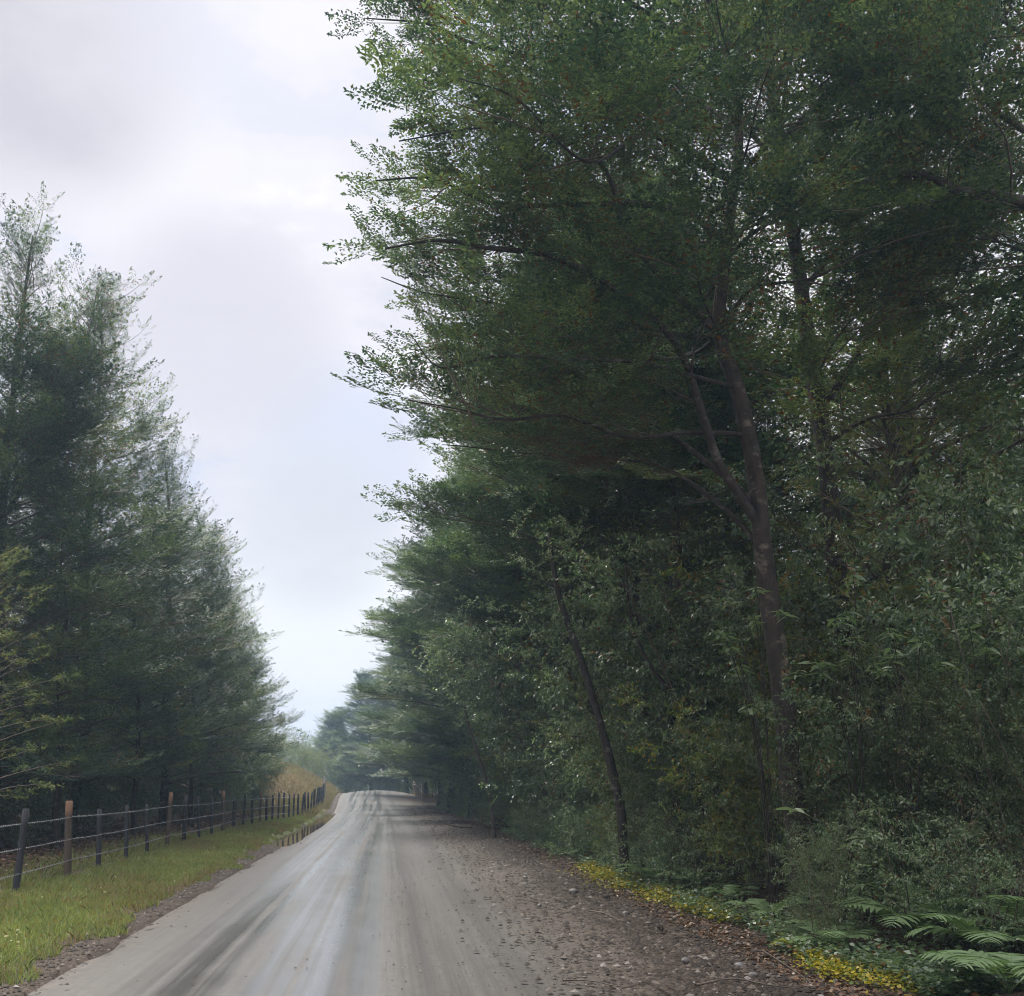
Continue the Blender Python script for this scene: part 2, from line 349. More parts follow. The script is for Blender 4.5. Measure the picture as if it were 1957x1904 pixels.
def full_spray(rng, n=60, ll=0.07, lw=0.028, droop=0.5, rad=0.32, tw=7):
    """a three-dimensional leafy twig cluster about 1 m long"""
    B, D, Nn = [], [], []
    for i in range(tw):
        t0 = rng.uniform(0, 0.75); az = rng.uniform(-1.3, 1.3); elv = rng.uniform(-0.7, 0.9)
        if i == 0: t0, az, elv = 0.3, 0, 0.1
        dd = np.array([cos(az) * cos(elv), sin(az) * cos(elv), sin(elv)]); l = rng.uniform(0.25, 0.5) if i else 0.7
        for j in range(n // tw):
            u = (j + rng.uniform()) / (n // tw) * l
            B.append(np.array([t0, 0, 0]) + dd * u + rng.normal(size=3) * 0.012)
            q = unit(dd * 0.6 + rng.normal(size=3) * 0.75 - UP * droop); D.append(q); Nn.append(UP + rng.normal(size=3) * 0.5)
    B = np.array(B); D = np.array(D); Nn = np.array(Nn); s = rng.uniform(0.65, 1.3, len(B))
    return leaves(B, D, Nn, ll * s, lw * s), rng.uniform(0, 1, len(B))
class Foliage:
    def __init__(s): s.P, s.D, s.S, s.T, s.R = [], [], [], [], []
    def add(s, p, d, sc, t=0.0, roll=0.0): s.P.append(p); s.D.append(d); s.S.append(sc); s.T.append(t); s.R.append(roll)
    def mesh(s, name, protos, material, rng, tilt=0.3, odd=None):
        Pn = np.array(s.P); D = unit(np.array(s.D)); Sc = np.array(s.S); T = np.array(s.T)
        n0 = UP + rng.normal(size=Pn.shape) * tilt; side = unit(np.cross(n0, D)); nn = np.cross(D, side)
        R = np.stack([D, side * rng.choice([-1, 1], len(D))[:, None], nn], -1)
        pick = rng.integers(0, len(protos), len(Pn)); V, TT = [], []
        for k, (lv, tt) in enumerate(protos):
            m_ = pick == k
            if not m_.any(): continue
            vv = np.einsum('nij,lqj->nlqi', R[m_], lv) * Sc[m_][:, None, None, None] + Pn[m_][:, None, None]
            V.append(vv.reshape(-1, 4, 3)); TT.append((np.clip(tt[None] * 0.96 + T[m_][:, None] * (tt[None] < 0.96), 0, 0.999)).ravel() if odd is None else np.clip(tt[None] + 0 * T[m_][:, None], 0, 1).ravel())
        V = np.concatenate(V); TT = np.concatenate(TT)
        return new_mesh(name, V.reshape(-1, 3), np.arange(len(V) * 4).reshape(-1, 4), material, tint=TT)

def grow(p0, az, el0, el1, L, rng, seg=7, wander=0.12):
    p = np.array(p0, float); pts = [p.copy()]
    for i in range(seg):
        t = (i + 0.5) / seg; el = el0 + (el1 - el0) * t
        az += wander * rng.normal()
        p = p + np.array([sin(az) * cos(el), cos(az) * cos(el), sin(el)]) * L / seg; pts.append(p.copy())
    return np.array(pts)
def dress(path, L, fol, wood, rng, r0, bare=0.25, step=0.36, sec_len=0.5, spr=0.75, spacing=0.34, rise=0.1, prob=1.0, tint=0.0, minsec=0.25):
    """side branches and leaf sprays along a limb"""
    K = len(path); seglen = np.linalg.norm(np.diff(path, axis=0), axis=1); cum = np.concatenate([[0], np.cumsum(seglen)]); T = cum[-1]
    s = bare * T; side = 1
    while s < T:
        i = min(np.searchsorted(cum, s) - 1, K - 2); i = max(i, 0); f = (s - cum[i]) / max(seglen[i], 1e-6)
        p = path[i] + (path[i + 1] - path[i]) * f; d = unit(path[i + 1] - path[i])
        t = s / T; az = math.atan2(d[0], d[1]); side = -side
        l = max(minsec, sec_len * T * (1 - t) * 0.9) * rng.uniform(0.6, 1.15)
        el = math.asin(np.clip(d[2], -1, 1)) * 0.6 + rise + 0.15 * rng.normal()
        br = grow(p, az + side * radians(rng.uniform(38, 68)), el, el + rng.uniform(-0.15, 0.2), l, rng, 4, 0.1)
        if wood is not None and l > 0.3:
            wood.tube(br, np.linspace(max(0.006, r0 * 0.35 * (1 - 0.6 * t)), 0.003, len(br)), 3)
        ns = max(1, int(l / spacing))
        tt = tint + 0.18 * rng.normal()
        for k in range(ns):
            if rng.uniform() > prob: continue
            u = (k + rng.uniform(0.4, 1)) / ns * 4; ii = min(int(u), 3); q = br[ii] + (br[ii + 1] - br[ii]) * (u - ii)
            bd = unit(br[ii + 1] - br[ii]); off = rng.choice([-1, 1]) * radians(rng.uniform(5, 50)); c_, s_ = cos(off), sin(off)
            bd = np.array([bd[0] * c_ - bd[1] * s_, bd[0] * s_ + bd[1] * c_, bd[2] + 0.1 * rng.normal()])
            fol.add(q, bd, spr * rng.uniform(0.55, 1.15), tt)
        s += step * rng.uniform(0.7, 1.3)
    fol.add(path[-1], path[-1] - path[-2], spr * rng.uniform(0.7, 1.1), tint)
    fol.add(path[-2], path[-1] - path[-2], spr * rng.uniform(0.7, 1.1), tint)

def orient(d, up=Vector((0, 0, 1)), roll=0.0):
    d = Vector(d).normalized(); s = up.cross(d)
    if s.length < 1e-3: s = Vector((0, 1, 0))
    s.normalize(); n = d.cross(s); m_ = Matrix((d, s, n)).transposed().to_4x4(); return m_ @ Matrix.Rotation(roll, 4, 'X')

# ------------------------------------------------------------------ terrain
def ss(a, b, x): t = np.clip((x - a) / (b - a), 0, 1); return t * t * (3 - 2 * t)
def road_c(y): return -1.05 * ss(38, 92, y) - 9.0 * ss(95, 150, y) - 25 * ss(130, 260, y)
def road_z(y): return 1.12 * ss(62, 88, y) - 3.2 * ss(90, 125, y)
def xl(y): return road_c(y) - 2.75
def xr(y): return road_c(y) + 3.1
def wavy(x, y):
    return (np.sin(x * 1.9 + 0.7 * y) * 0.4 + np.sin(x * 0.6 - y * 0.43 + 1.3) * 0.5 + np.sin(x * 3.7 + 2.1) * np.sin(y * 2.9 + 0.5) * 0.35 + np.sin(x * 7.1 + y * 1.3) * np.sin(y * 6.3 - x) * 0.18)
def bank(x, y):
    u = road_c(y) - x
    return 1.9 * ss(3.2, 8.0, u) * ss(52, 74, y) * (1 - 0.8 * ss(105, 140, y)) + 0.55 * ss(3.0, 4.1, u) * ss(50, 66, y)
def H(x, y):
    x = np.asarray(x, float); y = np.asarray(y, float)
    c = road_c(y); u = x - c; z = road_z(y) + 0 * x
    lv = ss(2.9, 3.5, -u); z = z + lv * (0.06 + 0.03 * wavy(x, y)) + ss(3.4, 5.2, -u) * 0.06 + ss(6, 14, -u) * 0.1 * wavy(x * .3, y * .3)
    dip = np.exp(-((-u - 2.95) / 0.52) ** 2) * (ss(25, 31, y) * (1 - ss(58, 63, y))) * 0.16
    z = z - dip
    z = z + np.exp(-((u - 2.55) / 0.45) ** 2) * 0.055 * (1 + 0.5 * np.sin(y * 1.7)) + ss(3.0, 4.0, u) * 0.03 * wavy(x, y) + ss(3.7, 9, u) * (0.45 + 0.25 * wavy(x * .4, y * .4))
    z = z - 0.032 * np.minimum(u * u, 12) * ss(68, 90, y)
    z = z + bank(x, y)
    z = z - 0.9 * ss(60, 300, np.abs(x))
    return z
def Hs(x, y): return float(H(x, y))
ys = np.concatenate([np.arange(-12, 2, 1.0), np.arange(2, 20, 0.12), np.arange(20, 60, 0.25), np.arange(60, 130, 0.6), np.arange(130, 430, 8)])
xs = np.concatenate([-np.arange(16, 60, 3.0)[::-1] , np.arange(-15.5, -6, 0.35), np.arange(-6, 6, 0.10), np.arange(6, 16, 0.4), np.arange(16, 60, 3.0)])
xs = np.concatenate([[-420, -300, -200, -130, -85], xs, [85, 130, 200, 300, 420]])
X, Y = np.meshgrid(xs, ys); Xc = X + road_c(Y) * (np.abs(X) < 70)
U = Xc - road_c(Y)
Z = H(Xc, Y)
inroad = ss(-2.85, -2.6, U) * (1 - ss(2.9, 3.15, U))
Z = Z - 0.14 * inroad
nx = len(xs); ii = (np.arange(len(ys) - 1)[:, None] * nx + np.arange(nx - 1)[None]).ravel()
q = np.stack([ii, ii + 1, ii + 1 + nx, ii + nx], 1)
wv = wavy(Xc * 1.3, Y * 1.1) * 0.22
gravel = np.clip(ss(1.0, 2.0, U) * (1 - ss(3.7, 4.2, U + wv)) + (1 - ss(3.0, 3.2, -U + wv * 0.6)) * (U < 0), 0, 1)
grassm = ss(3.15, 3.4, -U + wv * 0.6) * (1 - ss(5.0, 5.6, -U + wv)) * (1 - ss(52, 60, Y) * ss(3.4, 3.8, -U))
drym = ss(50, 58, Y) * (1 - ss(100, 130, Y)) * ss(3.15, 3.6, -U) * (1 - ss(11, 14, -U))
link('ground', new_mesh('ground', np.stack([Xc, Y, Z], -1), q, M['ground'], True, gravel=gravel.ravel(), grass=grassm.ravel(), dry=drym.ravel()), kind='structure')

# road sheet with shallow ruts
us = np.linspace(-2.85, 3.15, 110); ysr = np.concatenate([np.arange(-6, 22, 0.10), np.arange(22, 60, 0.25), np.arange(60, 130, 0.5)])
Ur, Yr = np.meshgrid(us, ysr); edge = 0.10 * np.sin(Yr * 1.3) + 0.07 * np.sin(Yr * 3.1 + 1)
Xr = Ur + road_c(Yr) + np.where(Ur < -2.7, edge * 0.7, 0)
ruts = sum(-a * np.exp(-((Ur - c0 - 0.05 * np.sin(Yr * 0.23 + c0)) / w_) ** 2) for c0, w_, a in ((-1.75, 0.26, 0.022), (-0.85, 0.20, 0.012), (-0.25, 0.26, 0.022), (0.55, 0.28, 0.018), (-2.3, 0.2, 0.008), (1.25, 0.2, 0.010)))
Zr = road_z(Yr) + 0.004 + ruts - 0.05 * (np.abs(Ur) / 3) ** 2 + 0.004 * wavy(Xr * 2, Yr) + 0.03 * np.exp(-((Ur - 2.55) / 0.4) ** 2)
Zr = Zr - 0.13 * np.exp(-((Ur + 2.95) / 0.34) ** 2) * ss(25, 31, Yr) * (1 - ss(58, 63, Yr))
Zr = Zr - 0.032 * Ur ** 2 * ss(68, 90, Yr)
Zr = np.where((Ur < -2.8) | (Ur > 3.1), Zr - 0.06, Zr)
wet = np.clip(np.exp(-((Ur + 1.0) / 1.25) ** 4) * 1.0 + 0.35 * ss(25, 50, Yr) * np.exp(-((Ur + 0.2) / 2.0) ** 4), 0, 1)
wet = wet * (0.45 + 0.55 * np.clip(1.0 + ruts * 0 + 0.35 * np.sin(Ur * 7 + 0.2 * np.sin(Yr * 0.2)), 0, 1))
loose = np.clip(ss(1.0, 2.1, Ur + 0.15 * wavy(Xr, Yr)) + 0.75 * (1 - ss(-2.85, -2.25, Ur + 0.1 * wavy(Xr, Yr))), 0, 1)
nx = len(us); ii = (np.arange(len(ysr) - 1)[:, None] * nx + np.arange(nx - 1)[None]).ravel()
link('road', new_mesh('road', np.stack([Xr, Yr, Zr], -1), np.stack([ii, ii + 1, ii + 1 + nx, ii + nx], 1), M['road'], True, wet=wet.ravel(), loose=loose.ravel()), kind='structure')

# puddle along the left edge
yp = np.linspace(25.5, 62, 120); rngp = np.random.default_rng(4)
hwp = 0.58 * np.sin(pi * (yp - 25.5) / 36.5) ** 0.5 * (1 + 0.2 * np.sin(yp * 1.1))
cp = road_c(yp) - 2.95 + 0.05 * np.sin(yp * 0.7)
vp = np.stack([np.stack([cp - hwp, yp, np.full_like(yp, -0.072)], -1), np.stack([cp + hwp, yp, np.full_like(yp, -0.072)], -1)], 1).reshape(-1, 3)
qi = np.arange(len(yp) - 1) * 2
link('puddle', new_mesh('puddle', vp, np.stack([qi, qi + 1, qi + 3, qi + 2], 1), M['water']), kind='structure')

# far wooded hill
hx = np.linspace(-230, 40, 60); hy = np.linspace(300, 400, 20); HX, HY = np.meshgrid(hx, hy)
HZ = -3 + 25 * np.sin(pi * (HY - 300) / 100) ** 0.7 * np.exp(-((HX + 90) / 90) ** 2) + 1.3 * np.sin(HX * 0.35) + 1.0 * np.sin(HX * 0.9 + HY)
ii = (np.arange(19)[:, None] * 60 + np.arange(59)[None]).ravel()
link('hills', new_mesh('hills', np.stack([HX, HY, HZ], -1), np.stack([ii, ii + 1, ii + 61, ii + 60], 1), M['hill'], True), kind='structure')

# ------------------------------------------------------------------ trees
rp = np.random.default_rng(11)
PR_NEAR = [flat_spray(rp, 9, 0.065, 0.112, 0.050, 0.30) for _ in range(4)]
PR_MID = [flat_spray(rp, 8, 0.055, 0.078, 0.040, 0.35) for _ in range(4)]
PR_FEA = [flat_spray(rp, 6, 0.085, 0.115, 0.052, 0.36, 0.24, 0.32) for _ in range(4)]
PR_FAR = [flat_spray(rp, 6, 0.090, 0.140, 0.062, 0.32, 0.10, 0.42) for _ in range(4)]
PR_BROAD = [full_spray(rp, 70, 0.10, 0.042, 0.5) for _ in range(4)]
PR_LANCE = [full_spray(rp, 84, 0.12, 0.032, 0.7) for _ in range(4)]
PR_SMALL = [full_spray(rp, 130, 0.042, 0.026, 0.1, tw=10) for _ in range(4)]
print('leaves per spray', [len(p[0][0]) for p in (PR_NEAR, PR_MID, PR_FEA, PR_BROAD, PR_LANCE, PR_SMALL)])

# leafy boughs of the near trees: a few meshes shared by all copies
def join_two(name, wood, fol_me, mat_w):
    """one mesh from twigs (slot 1) and leaves (slot 0)"""
    n = len(fol_me.vertices); lv = np.empty(n * 3, np.float32); fol_me.vertices.foreach_get('co', lv)
    tt = np.empty(n // 4, np.float32) if len(fol_me.attributes['tint'].data) == n // 4 else np.empty(n, np.float32); fol_me.attributes['tint'].data.foreach_get('value', tt)
    wv = np.concatenate(wood.v); wq = np.concatenate(wood.q) + n
    me = new_mesh(name, np.concatenate([lv.reshape(-1, 3), wv]), [np.arange(n).reshape(-1, 4), wq], fol_me.materials[0], False, tint=np.concatenate([tt, np.zeros(len(wq))]))
    me.materials.append(M[mat_w]); me.polygons.foreach_set('material_index', np.concatenate([np.zeros(n // 4, np.int32), np.ones(len(wq), np.int32)])); return me
def bough_mesh(seed, protos, matn='beech', L=1.6, tint=0.0, spr=0.62, step=0.15, spacing=0.16, secl=0.62, prob=1.0, curl=0.02):
    rg_ = np.random.default_rng(seed); w = Wood(); fo = Foliage()
    path = grow([0, 0, 0], pi / 2, 0.12, curl, L, rg_, 8, 0.14); w.tube(path, np.linspace(0.014, 0.004, len(path)), 4)
    dress(path, L, fo, w, rg_, 0.02, bare=0.08, step=step, sec_len=secl, spr=spr, spacing=spacing, rise=0.05, minsec=0.25, tint=tint, prob=prob)
    me = join_two('bough', w, fo.mesh('tmp', protos, M[matn], rg_, 0.14), 'twig'); return me
BOUGH = [bough_mesh(900 + i, PR_NEAR, 'beech', 1.6, (i % 3 - 1) * 0.13) for i in range(7)]
BOUGH_L = [bough_mesh(920 + i, PR_FEA, 'beech_l', 1.8, (i % 3 - 1) * 0.13, spr=0.62, step=0.10, spacing=0.12, secl=0.5, curl=0.25) for i in range(6)]
BOUGH_T = [bough_mesh(940 + i, PR_FEA, 'beech_l', 1.5, (i % 3 - 1) * 0.1, spr=0.5, step=0.13, spacing=0.18, secl=0.42, curl=0.75, prob=0.85) for i in range(4)]
BOUGH_R = [bough_mesh(960 + i, PR_FAR, 'beech', 1.8, (i % 3 - 1) * 0.13, spr=0.64, step=0.11, spacing=0.13, secl=0.6, curl=0.05) for i in range(6)]
print('bough faces', [len(b.polygons) for b in BOUGH_L + BOUGH_T + BOUGH_R])
print('bough faces', [len(b.polygons) for b in BOUGH])
def hang_boughs(root, path, rg_, bare, step, sc=(0.7, 1.15), every=BOUGH, inset=0.0):
    """boughs along a limb; alternate sides, nearly level"""
    sl_ = np.linalg.norm(np.diff(path, axis=0), axis=1); cum = np.concatenate([[0], np.cumsum(sl_)]); T = cum[-1]; s = bare * T; side = 1; n_ = 0
    while s < T - inset:
        p = np.array([np.interp(s, cum, path[:, k]) for k in range(3)]); i = min(max(np.searchsorted(cum, s) - 1, 0), len(sl_) - 1); d = unit(path[i + 1] - path[i])
        side = -side; a = math.atan2(d[1], d[0]) + side * radians(rg_.uniform(20, 75)); el = 0.3 * d[2] + rg_.uniform(-0.14, 0.20)
        dv = Vector((cos(a) * cos(el), sin(a) * cos(el), sin(el))); k = rg_.uniform(*sc) * (1.0 - 0.25 * s / T)
        o = link('bough', every[rg_.integers(0, len(every))], root, kind='stuff'); o.matrix_local = Matrix.Translation(Vector(p)) @ orient(dv, roll=rg_.normal() * 0.11) @ Matrix.Diagonal((k, k * rg_.choice([-1, 1]), k, 1))
        s += step * rg_.uniform(0.7, 1.3); n_ += 1
    o = link('bough', every[rg_.integers(0, len(every))], root, kind='stuff'); d = unit(path[-1] - path[-3]); o.matrix_local = Matrix.Translation(Vector(path[-1] - d * (0.9 + 0.35 * inset))) @ orient(d + [0, 0, 0.1]) @ Matrix.Scale(0.8, 4)
    return n_ + 1

def beech(seed, Ht, r0, zmin, nl, reach, name_mat='beech', protos=PR_MID, spr=0.8, lean=(0, 0), elev=(0.1, 0.8), bias=0.0, step=0.42, spacing=0.42, secl=0.5, prob=1.0, tint=0.0, bark='bark', thin_top=0.0):
    """meshes of a layered tree: (trunk, branches, crown)"""
    rng = np.random.default_rng(seed)
    k = 9; zz = np.linspace(0, Ht, k)
    tp = np.stack([lean[0] * (zz / Ht) ** 1.3 + 0.12 * np.cumsum(rng.normal(size=k)) * (zz > 0), lean[1] * (zz / Ht) ** 1.3 + 0.12 * np.cumsum(rng.normal(size=k)) * (zz > 0), zz - 0.15 * (zz == 0)], 1)
    tp = smooth_path(tp, 4); zc = tp[:, 2]
    tw = Wood(); rad = r0 * (1 - zc / Ht) ** 0.8 + 0.012; rad[:2] *= 1.25
    tw.tube(tp, rad, 9, 0.05, rng)
    bw = Wood(); fo = Foliage(); az = rng.uniform(0, 6)
    for i in range(nl):
        f = ((i + rng.uniform(0, 1)) / nl) ** 0.9; z = zmin + (Ht * 0.985 - zmin) * f
        az += 2.4 + 0.3 * rng.normal()
        p = np.array([np.interp(z, zc, tp[:, 0]), np.interp(z, zc, tp[:, 1]), z])
        L = reach(f) * (1 + bias * cos(az + pi / 2)) * rng.uniform(0.75, 1.2)      # bias>0: longer towards -x
        e0 = elev[0] + (elev[1] - elev[0]) * f + 0.25; e1 = elev[0] - 0.12 + (elev[1] - elev[0]) * f + 0.1 * rng.normal()
        path = grow(p, az, e0, e1, L, rng, 6, 0.1)
        bw.tube(path, np.linspace(max(0.012, r0 * 0.3 * (1 - 0.75 * f)), 0.005, len(path)), 4)
        pr = prob * (1 - thin_top * f)
        dress(path, L, fo, bw, rng, r0 * 0.25, bare=0.28 * (1 - f), step=step, sec_len=secl, spr=spr * (1 - 0.35 * f), spacing=spacing, rise=0.05 + 0.35 * f * elev[1], prob=pr, tint=tint + 0.1 * f)
    fo.add(tp[-1], np.array([0.1, 0.1, 1.0]), spr * 0.8); fo.add(tp[-3], np.array([-0.3, 0.1, 1.0]), spr * 0.7)
    cm = fo.mesh('crown', protos, M[name_mat], rng)
    return tw.mesh('trunk', M[bark]), bw.mesh('branches', M['twig']), cm, len(fo.P)
def place(name, meshes, label, loc, group, rz=0.0, sc=1.0):
    t = thing(name, label, 'tree', loc, group, rz, sc)
    link('trunk', meshes[0], t); link('branches', meshes[1], t); link('crown', meshes[2], t, kind='stuff')
    return t

def bough_tree(name, seed, Ht, r0, zmin, nl, reach, label, loc, group, near, top=None, lean=(0, 0), elev=(0.0, 0.7), bias=0.0, gap=0.6, bark='bark', size=(0.8, 1.2), forks=1):
    """a layered tree whose leafy boughs are parts of their own"""
    rng = np.random.default_rng(seed); t = thing(name, label, 'tree', loc, group); k = 9; zz = np.linspace(0, Ht, k)
    tp = np.stack([lean[0] * (zz / Ht) ** 1.3 + 0.1 * np.cumsum(rng.normal(size=k)) * (zz > 0), lean[1] * (zz / Ht) ** 1.3 + 0.1 * np.cumsum(rng.normal(size=k)) * (zz > 0), zz - 0.15 * (zz == 0)], 1)
    tp = smooth_path(tp, 4); zc = tp[:, 2]; tw = Wood(); rad = r0 * (1 - zc / Ht) ** 0.8 + 0.012; rad[:2] *= 1.25
    tw.tube(tp, rad, 9, 0.05, rng); leaders = [(tp, 1.0)]
    for j in range(forks - 1):
        z0 = Ht * rng.uniform(0.45, 0.62); p = [np.interp(z0, zc, tp[:, 0]), np.interp(z0, zc, tp[:, 1]), z0]
        fp = grow(p, rng.uniform(0, 6) if j else pi / 2, 1.0, 1.5, (Ht - z0) * rng.uniform(0.8, 0.95), rng, 10, 0.1); tw.tube(fp, np.linspace(r0 * 0.35, 0.01, len(fp)), 6); leaders.append((fp, 0.5))
    link('trunk', tw.mesh('trunk', M[bark]), t); bw = Wood(); az = rng.uniform(0, 6); n_ = 0
    for lead, wgt in leaders:
        lz = lead[:, 2]
        for i in range(int(nl * wgt)):
            f = (i + rng.uniform(0, 1)) / int(nl * wgt); z = max(zmin, lz[0]) + (lz[-1] * 0.97 - max(zmin, lz[0])) * f; g_ = z / Ht
            az += 2.4 + 0.3 * rng.normal(); p = np.array([np.interp(z, lz, lead[:, 0]), np.interp(z, lz, lead[:, 1]), z])
            L = reach(g_) * (0.6 if wgt < 1 else 1) * (1 + bias * cos(az + pi / 2)) * rng.uniform(0.75, 1.2)
            e0 = elev[0] + (elev[1] - elev[0]) * g_ + 0.25; e1 = elev[0] - 0.1 + (elev[1] - elev[0]) * g_ + 0.1 * rng.normal()
            path = grow(p, az, e0, e1, L, rng, 6, 0.1); bw.tube(path, np.linspace(max(0.012, r0 * 0.28 * (1 - 0.75 * g_)), 0.006, len(path)), 4)
            use = top if (top is not None and g_ > rng.uniform(0.55, 0.8)) else near
            n_ += hang_boughs(t, path, rng, 0.25 if L > 1.5 else 0.4, gap * (1 if L > 1.2 else 1.6), size if g_ < 0.7 else (size[0] * 0.75, size[1] * 0.8), use)
        for q_ in (-1, -3, -5):
            o = link('bough', near[0] if top is None else top[0], t, kind='stuff'); o.matrix_local = Matrix.Translation(Vector(lead[q_] - [0, 0, 0.5])) @ orient((0.25 * rng.normal(), 0.25 * rng.normal(), 1)) @ Matrix.Scale(0.6, 4)
    link('branches', bw.mesh('branches', M['twig']), t); return n_
cone = lambda a, b: (lambda f: a * (1 - f) ** 0.95 * (0.75 + 0.25 * min(1, f * 5)) + b)
tot = []
GL = 'evergreen beeches behind the fence'
# left row
LC = beech(103, 14.0, 0.16, 1.0, 150, cone(4.0, 1.0), 'beech_l', PR_FAR, 1.1, elev=(0.0, 0.6), step=0.27, spacing=0.28, thin_top=0.2)
LG = beech(104, 9.5, 0.12, 1.8, 60, lambda f: 2.4 * (1 - f) ** 0.5 + 0.3, 'gold', PR_BROAD, 0.62, elev=(0.1, 0.7), step=0.5, spacing=0.5, bark='bark_red')
left = [
 (101, 14.9, (-9.0, 24.5), 4.2, 0.17, BOUGH_L, 2, 'tall feathery tree at the left edge of the photo with the highest pointed top'),
 (102, 16.8, (-9.3, 30.5), 4.0, 0.16, BOUGH_L, 1, 'feathery tree just right of the tallest left one with a thin upright leader'),
 (103, 13.9, (-8.0, 37.5), 3.7, 0.16, BOUGH_L, 1, 'tree in the middle of the left row with drooping layered sides'),
 (104, 13.0, (-8.3, 45.5), 3.6, 0.15, BOUGH_L, 1, 'fourth tree of the left row with a narrow separate tip against the sky'),
 (105, 11.4, (-9.1, 54.0), 3.4, 0.14, BOUGH_L, 1, 'dense tree of the left row standing behind the start of the grassy bank'),
 (106, 9.8, (-11.2, 63.5), 3.2, 0.14, BOUGH_L, 1, 'last tall tree of the left row, above the dry grassy bank'),
]
for sd, ht, (x, y), rch, r_, bs, fk, lb in left: tot.append(bough_tree('beech_tree', sd, ht, r_, 1.3, 84 if y < 50 else 74, cone(rch * 1.08, 0.35), lb, (x, y, Hs(x, y)), GL, bs, BOUGH_T, gap=0.50 + 0.004 * y, elev=(-0.05, 0.75), forks=fk))
GB = 'trees filling the wood behind the left row'
for i, (x, y, ms, rz, sc) in enumerate([(-14, 27, LC, 1, 1.0), (-15, 34, LC, 2, 0.9), (-14, 42, LC, 4, 0.85), (-14, 51, LC, 5, 0.9), (-13.5, 60, LC, 0.4, 0.95), (-19, 38, LC, 2.6, 1.0), (-19, 30, LC, 3.9, 0.9), (-13.2, 70, LC, 2.2, 0.8), (-14.5, 82, LC, 0.9, 0.75)]):
    place('beech_tree', ms, 'shaded tree deeper in the wood behind the left roadside row', (x, y, Hs(x, y)), GB, rz, sc)
olive = [
 ((-6.7, 17.0), 0.0, 0.56, 'small bright green leafy tree at the left edge of the photo, low over the fence'),
 ((-7.7, 24.6), 1.5, 0.78, 'olive leafed understory tree with a bare straight trunk behind the pale topped post'),
 ((-7.3, 30.5), 3.0, 0.72, 'yellowish understory tree with forked twigs behind the middle of the fence'),
 ((-7.0, 37.0), 4.4, 0.66, 'olive understory tree in the dark gap left of the far fence posts'),
]
for (x, y), rz, sc, lb in olive: place('understory_tree', LG, lb, (x, y, Hs(x, y)), 'olive leafed understory trees behind the fence', rz, sc)

# ---- the big roadside tree on the right, limbs laid out one by one
rng = np.random.default_rng(7)
DA = 12.0
def path_px(pts, k=5): return smooth_path([P(a, b_, d) for a, b_, d in pts], k)
base = P(1545, 1740, DA)
A = thing('roadside_beech_tree', 'largest dark tree on the right with a leaning trunk and limbs reaching over the road', 'tree', (base[0], base[1], Hs(base[0], base[1])))
A0 = np.array(A.location)
trunk = path_px([(1550, 1790, 12), (1520, 1560, 12), (1492, 1300, 12), (1462, 1080, 12), (1442, 900, 12), (1408, 740, 12), (1376, 640, 12), (1384, 500, 12), (1402, 360, 12), (1412, 250, 12.1), (1396, 120, 12.2), (1372, 20, 12.3), (1350, -140, 12.4), (1340, -330, 12.4), (1345, -560, 12.4)], 5)
nT = len(trunk); tr = np.interp(np.linspace(0, 1, nT), [0, 0.06, 0.3, 0.45, 0.6, 1], [0.20, 0.145, 0.108, 0.088, 0.07, 0.02])
w_ = Wood(); w_.tube(trunk - A0, tr, 12, 0.045, rng); link('trunk', w_.mesh('trunk', M['bark_red']), A)
nA = 0
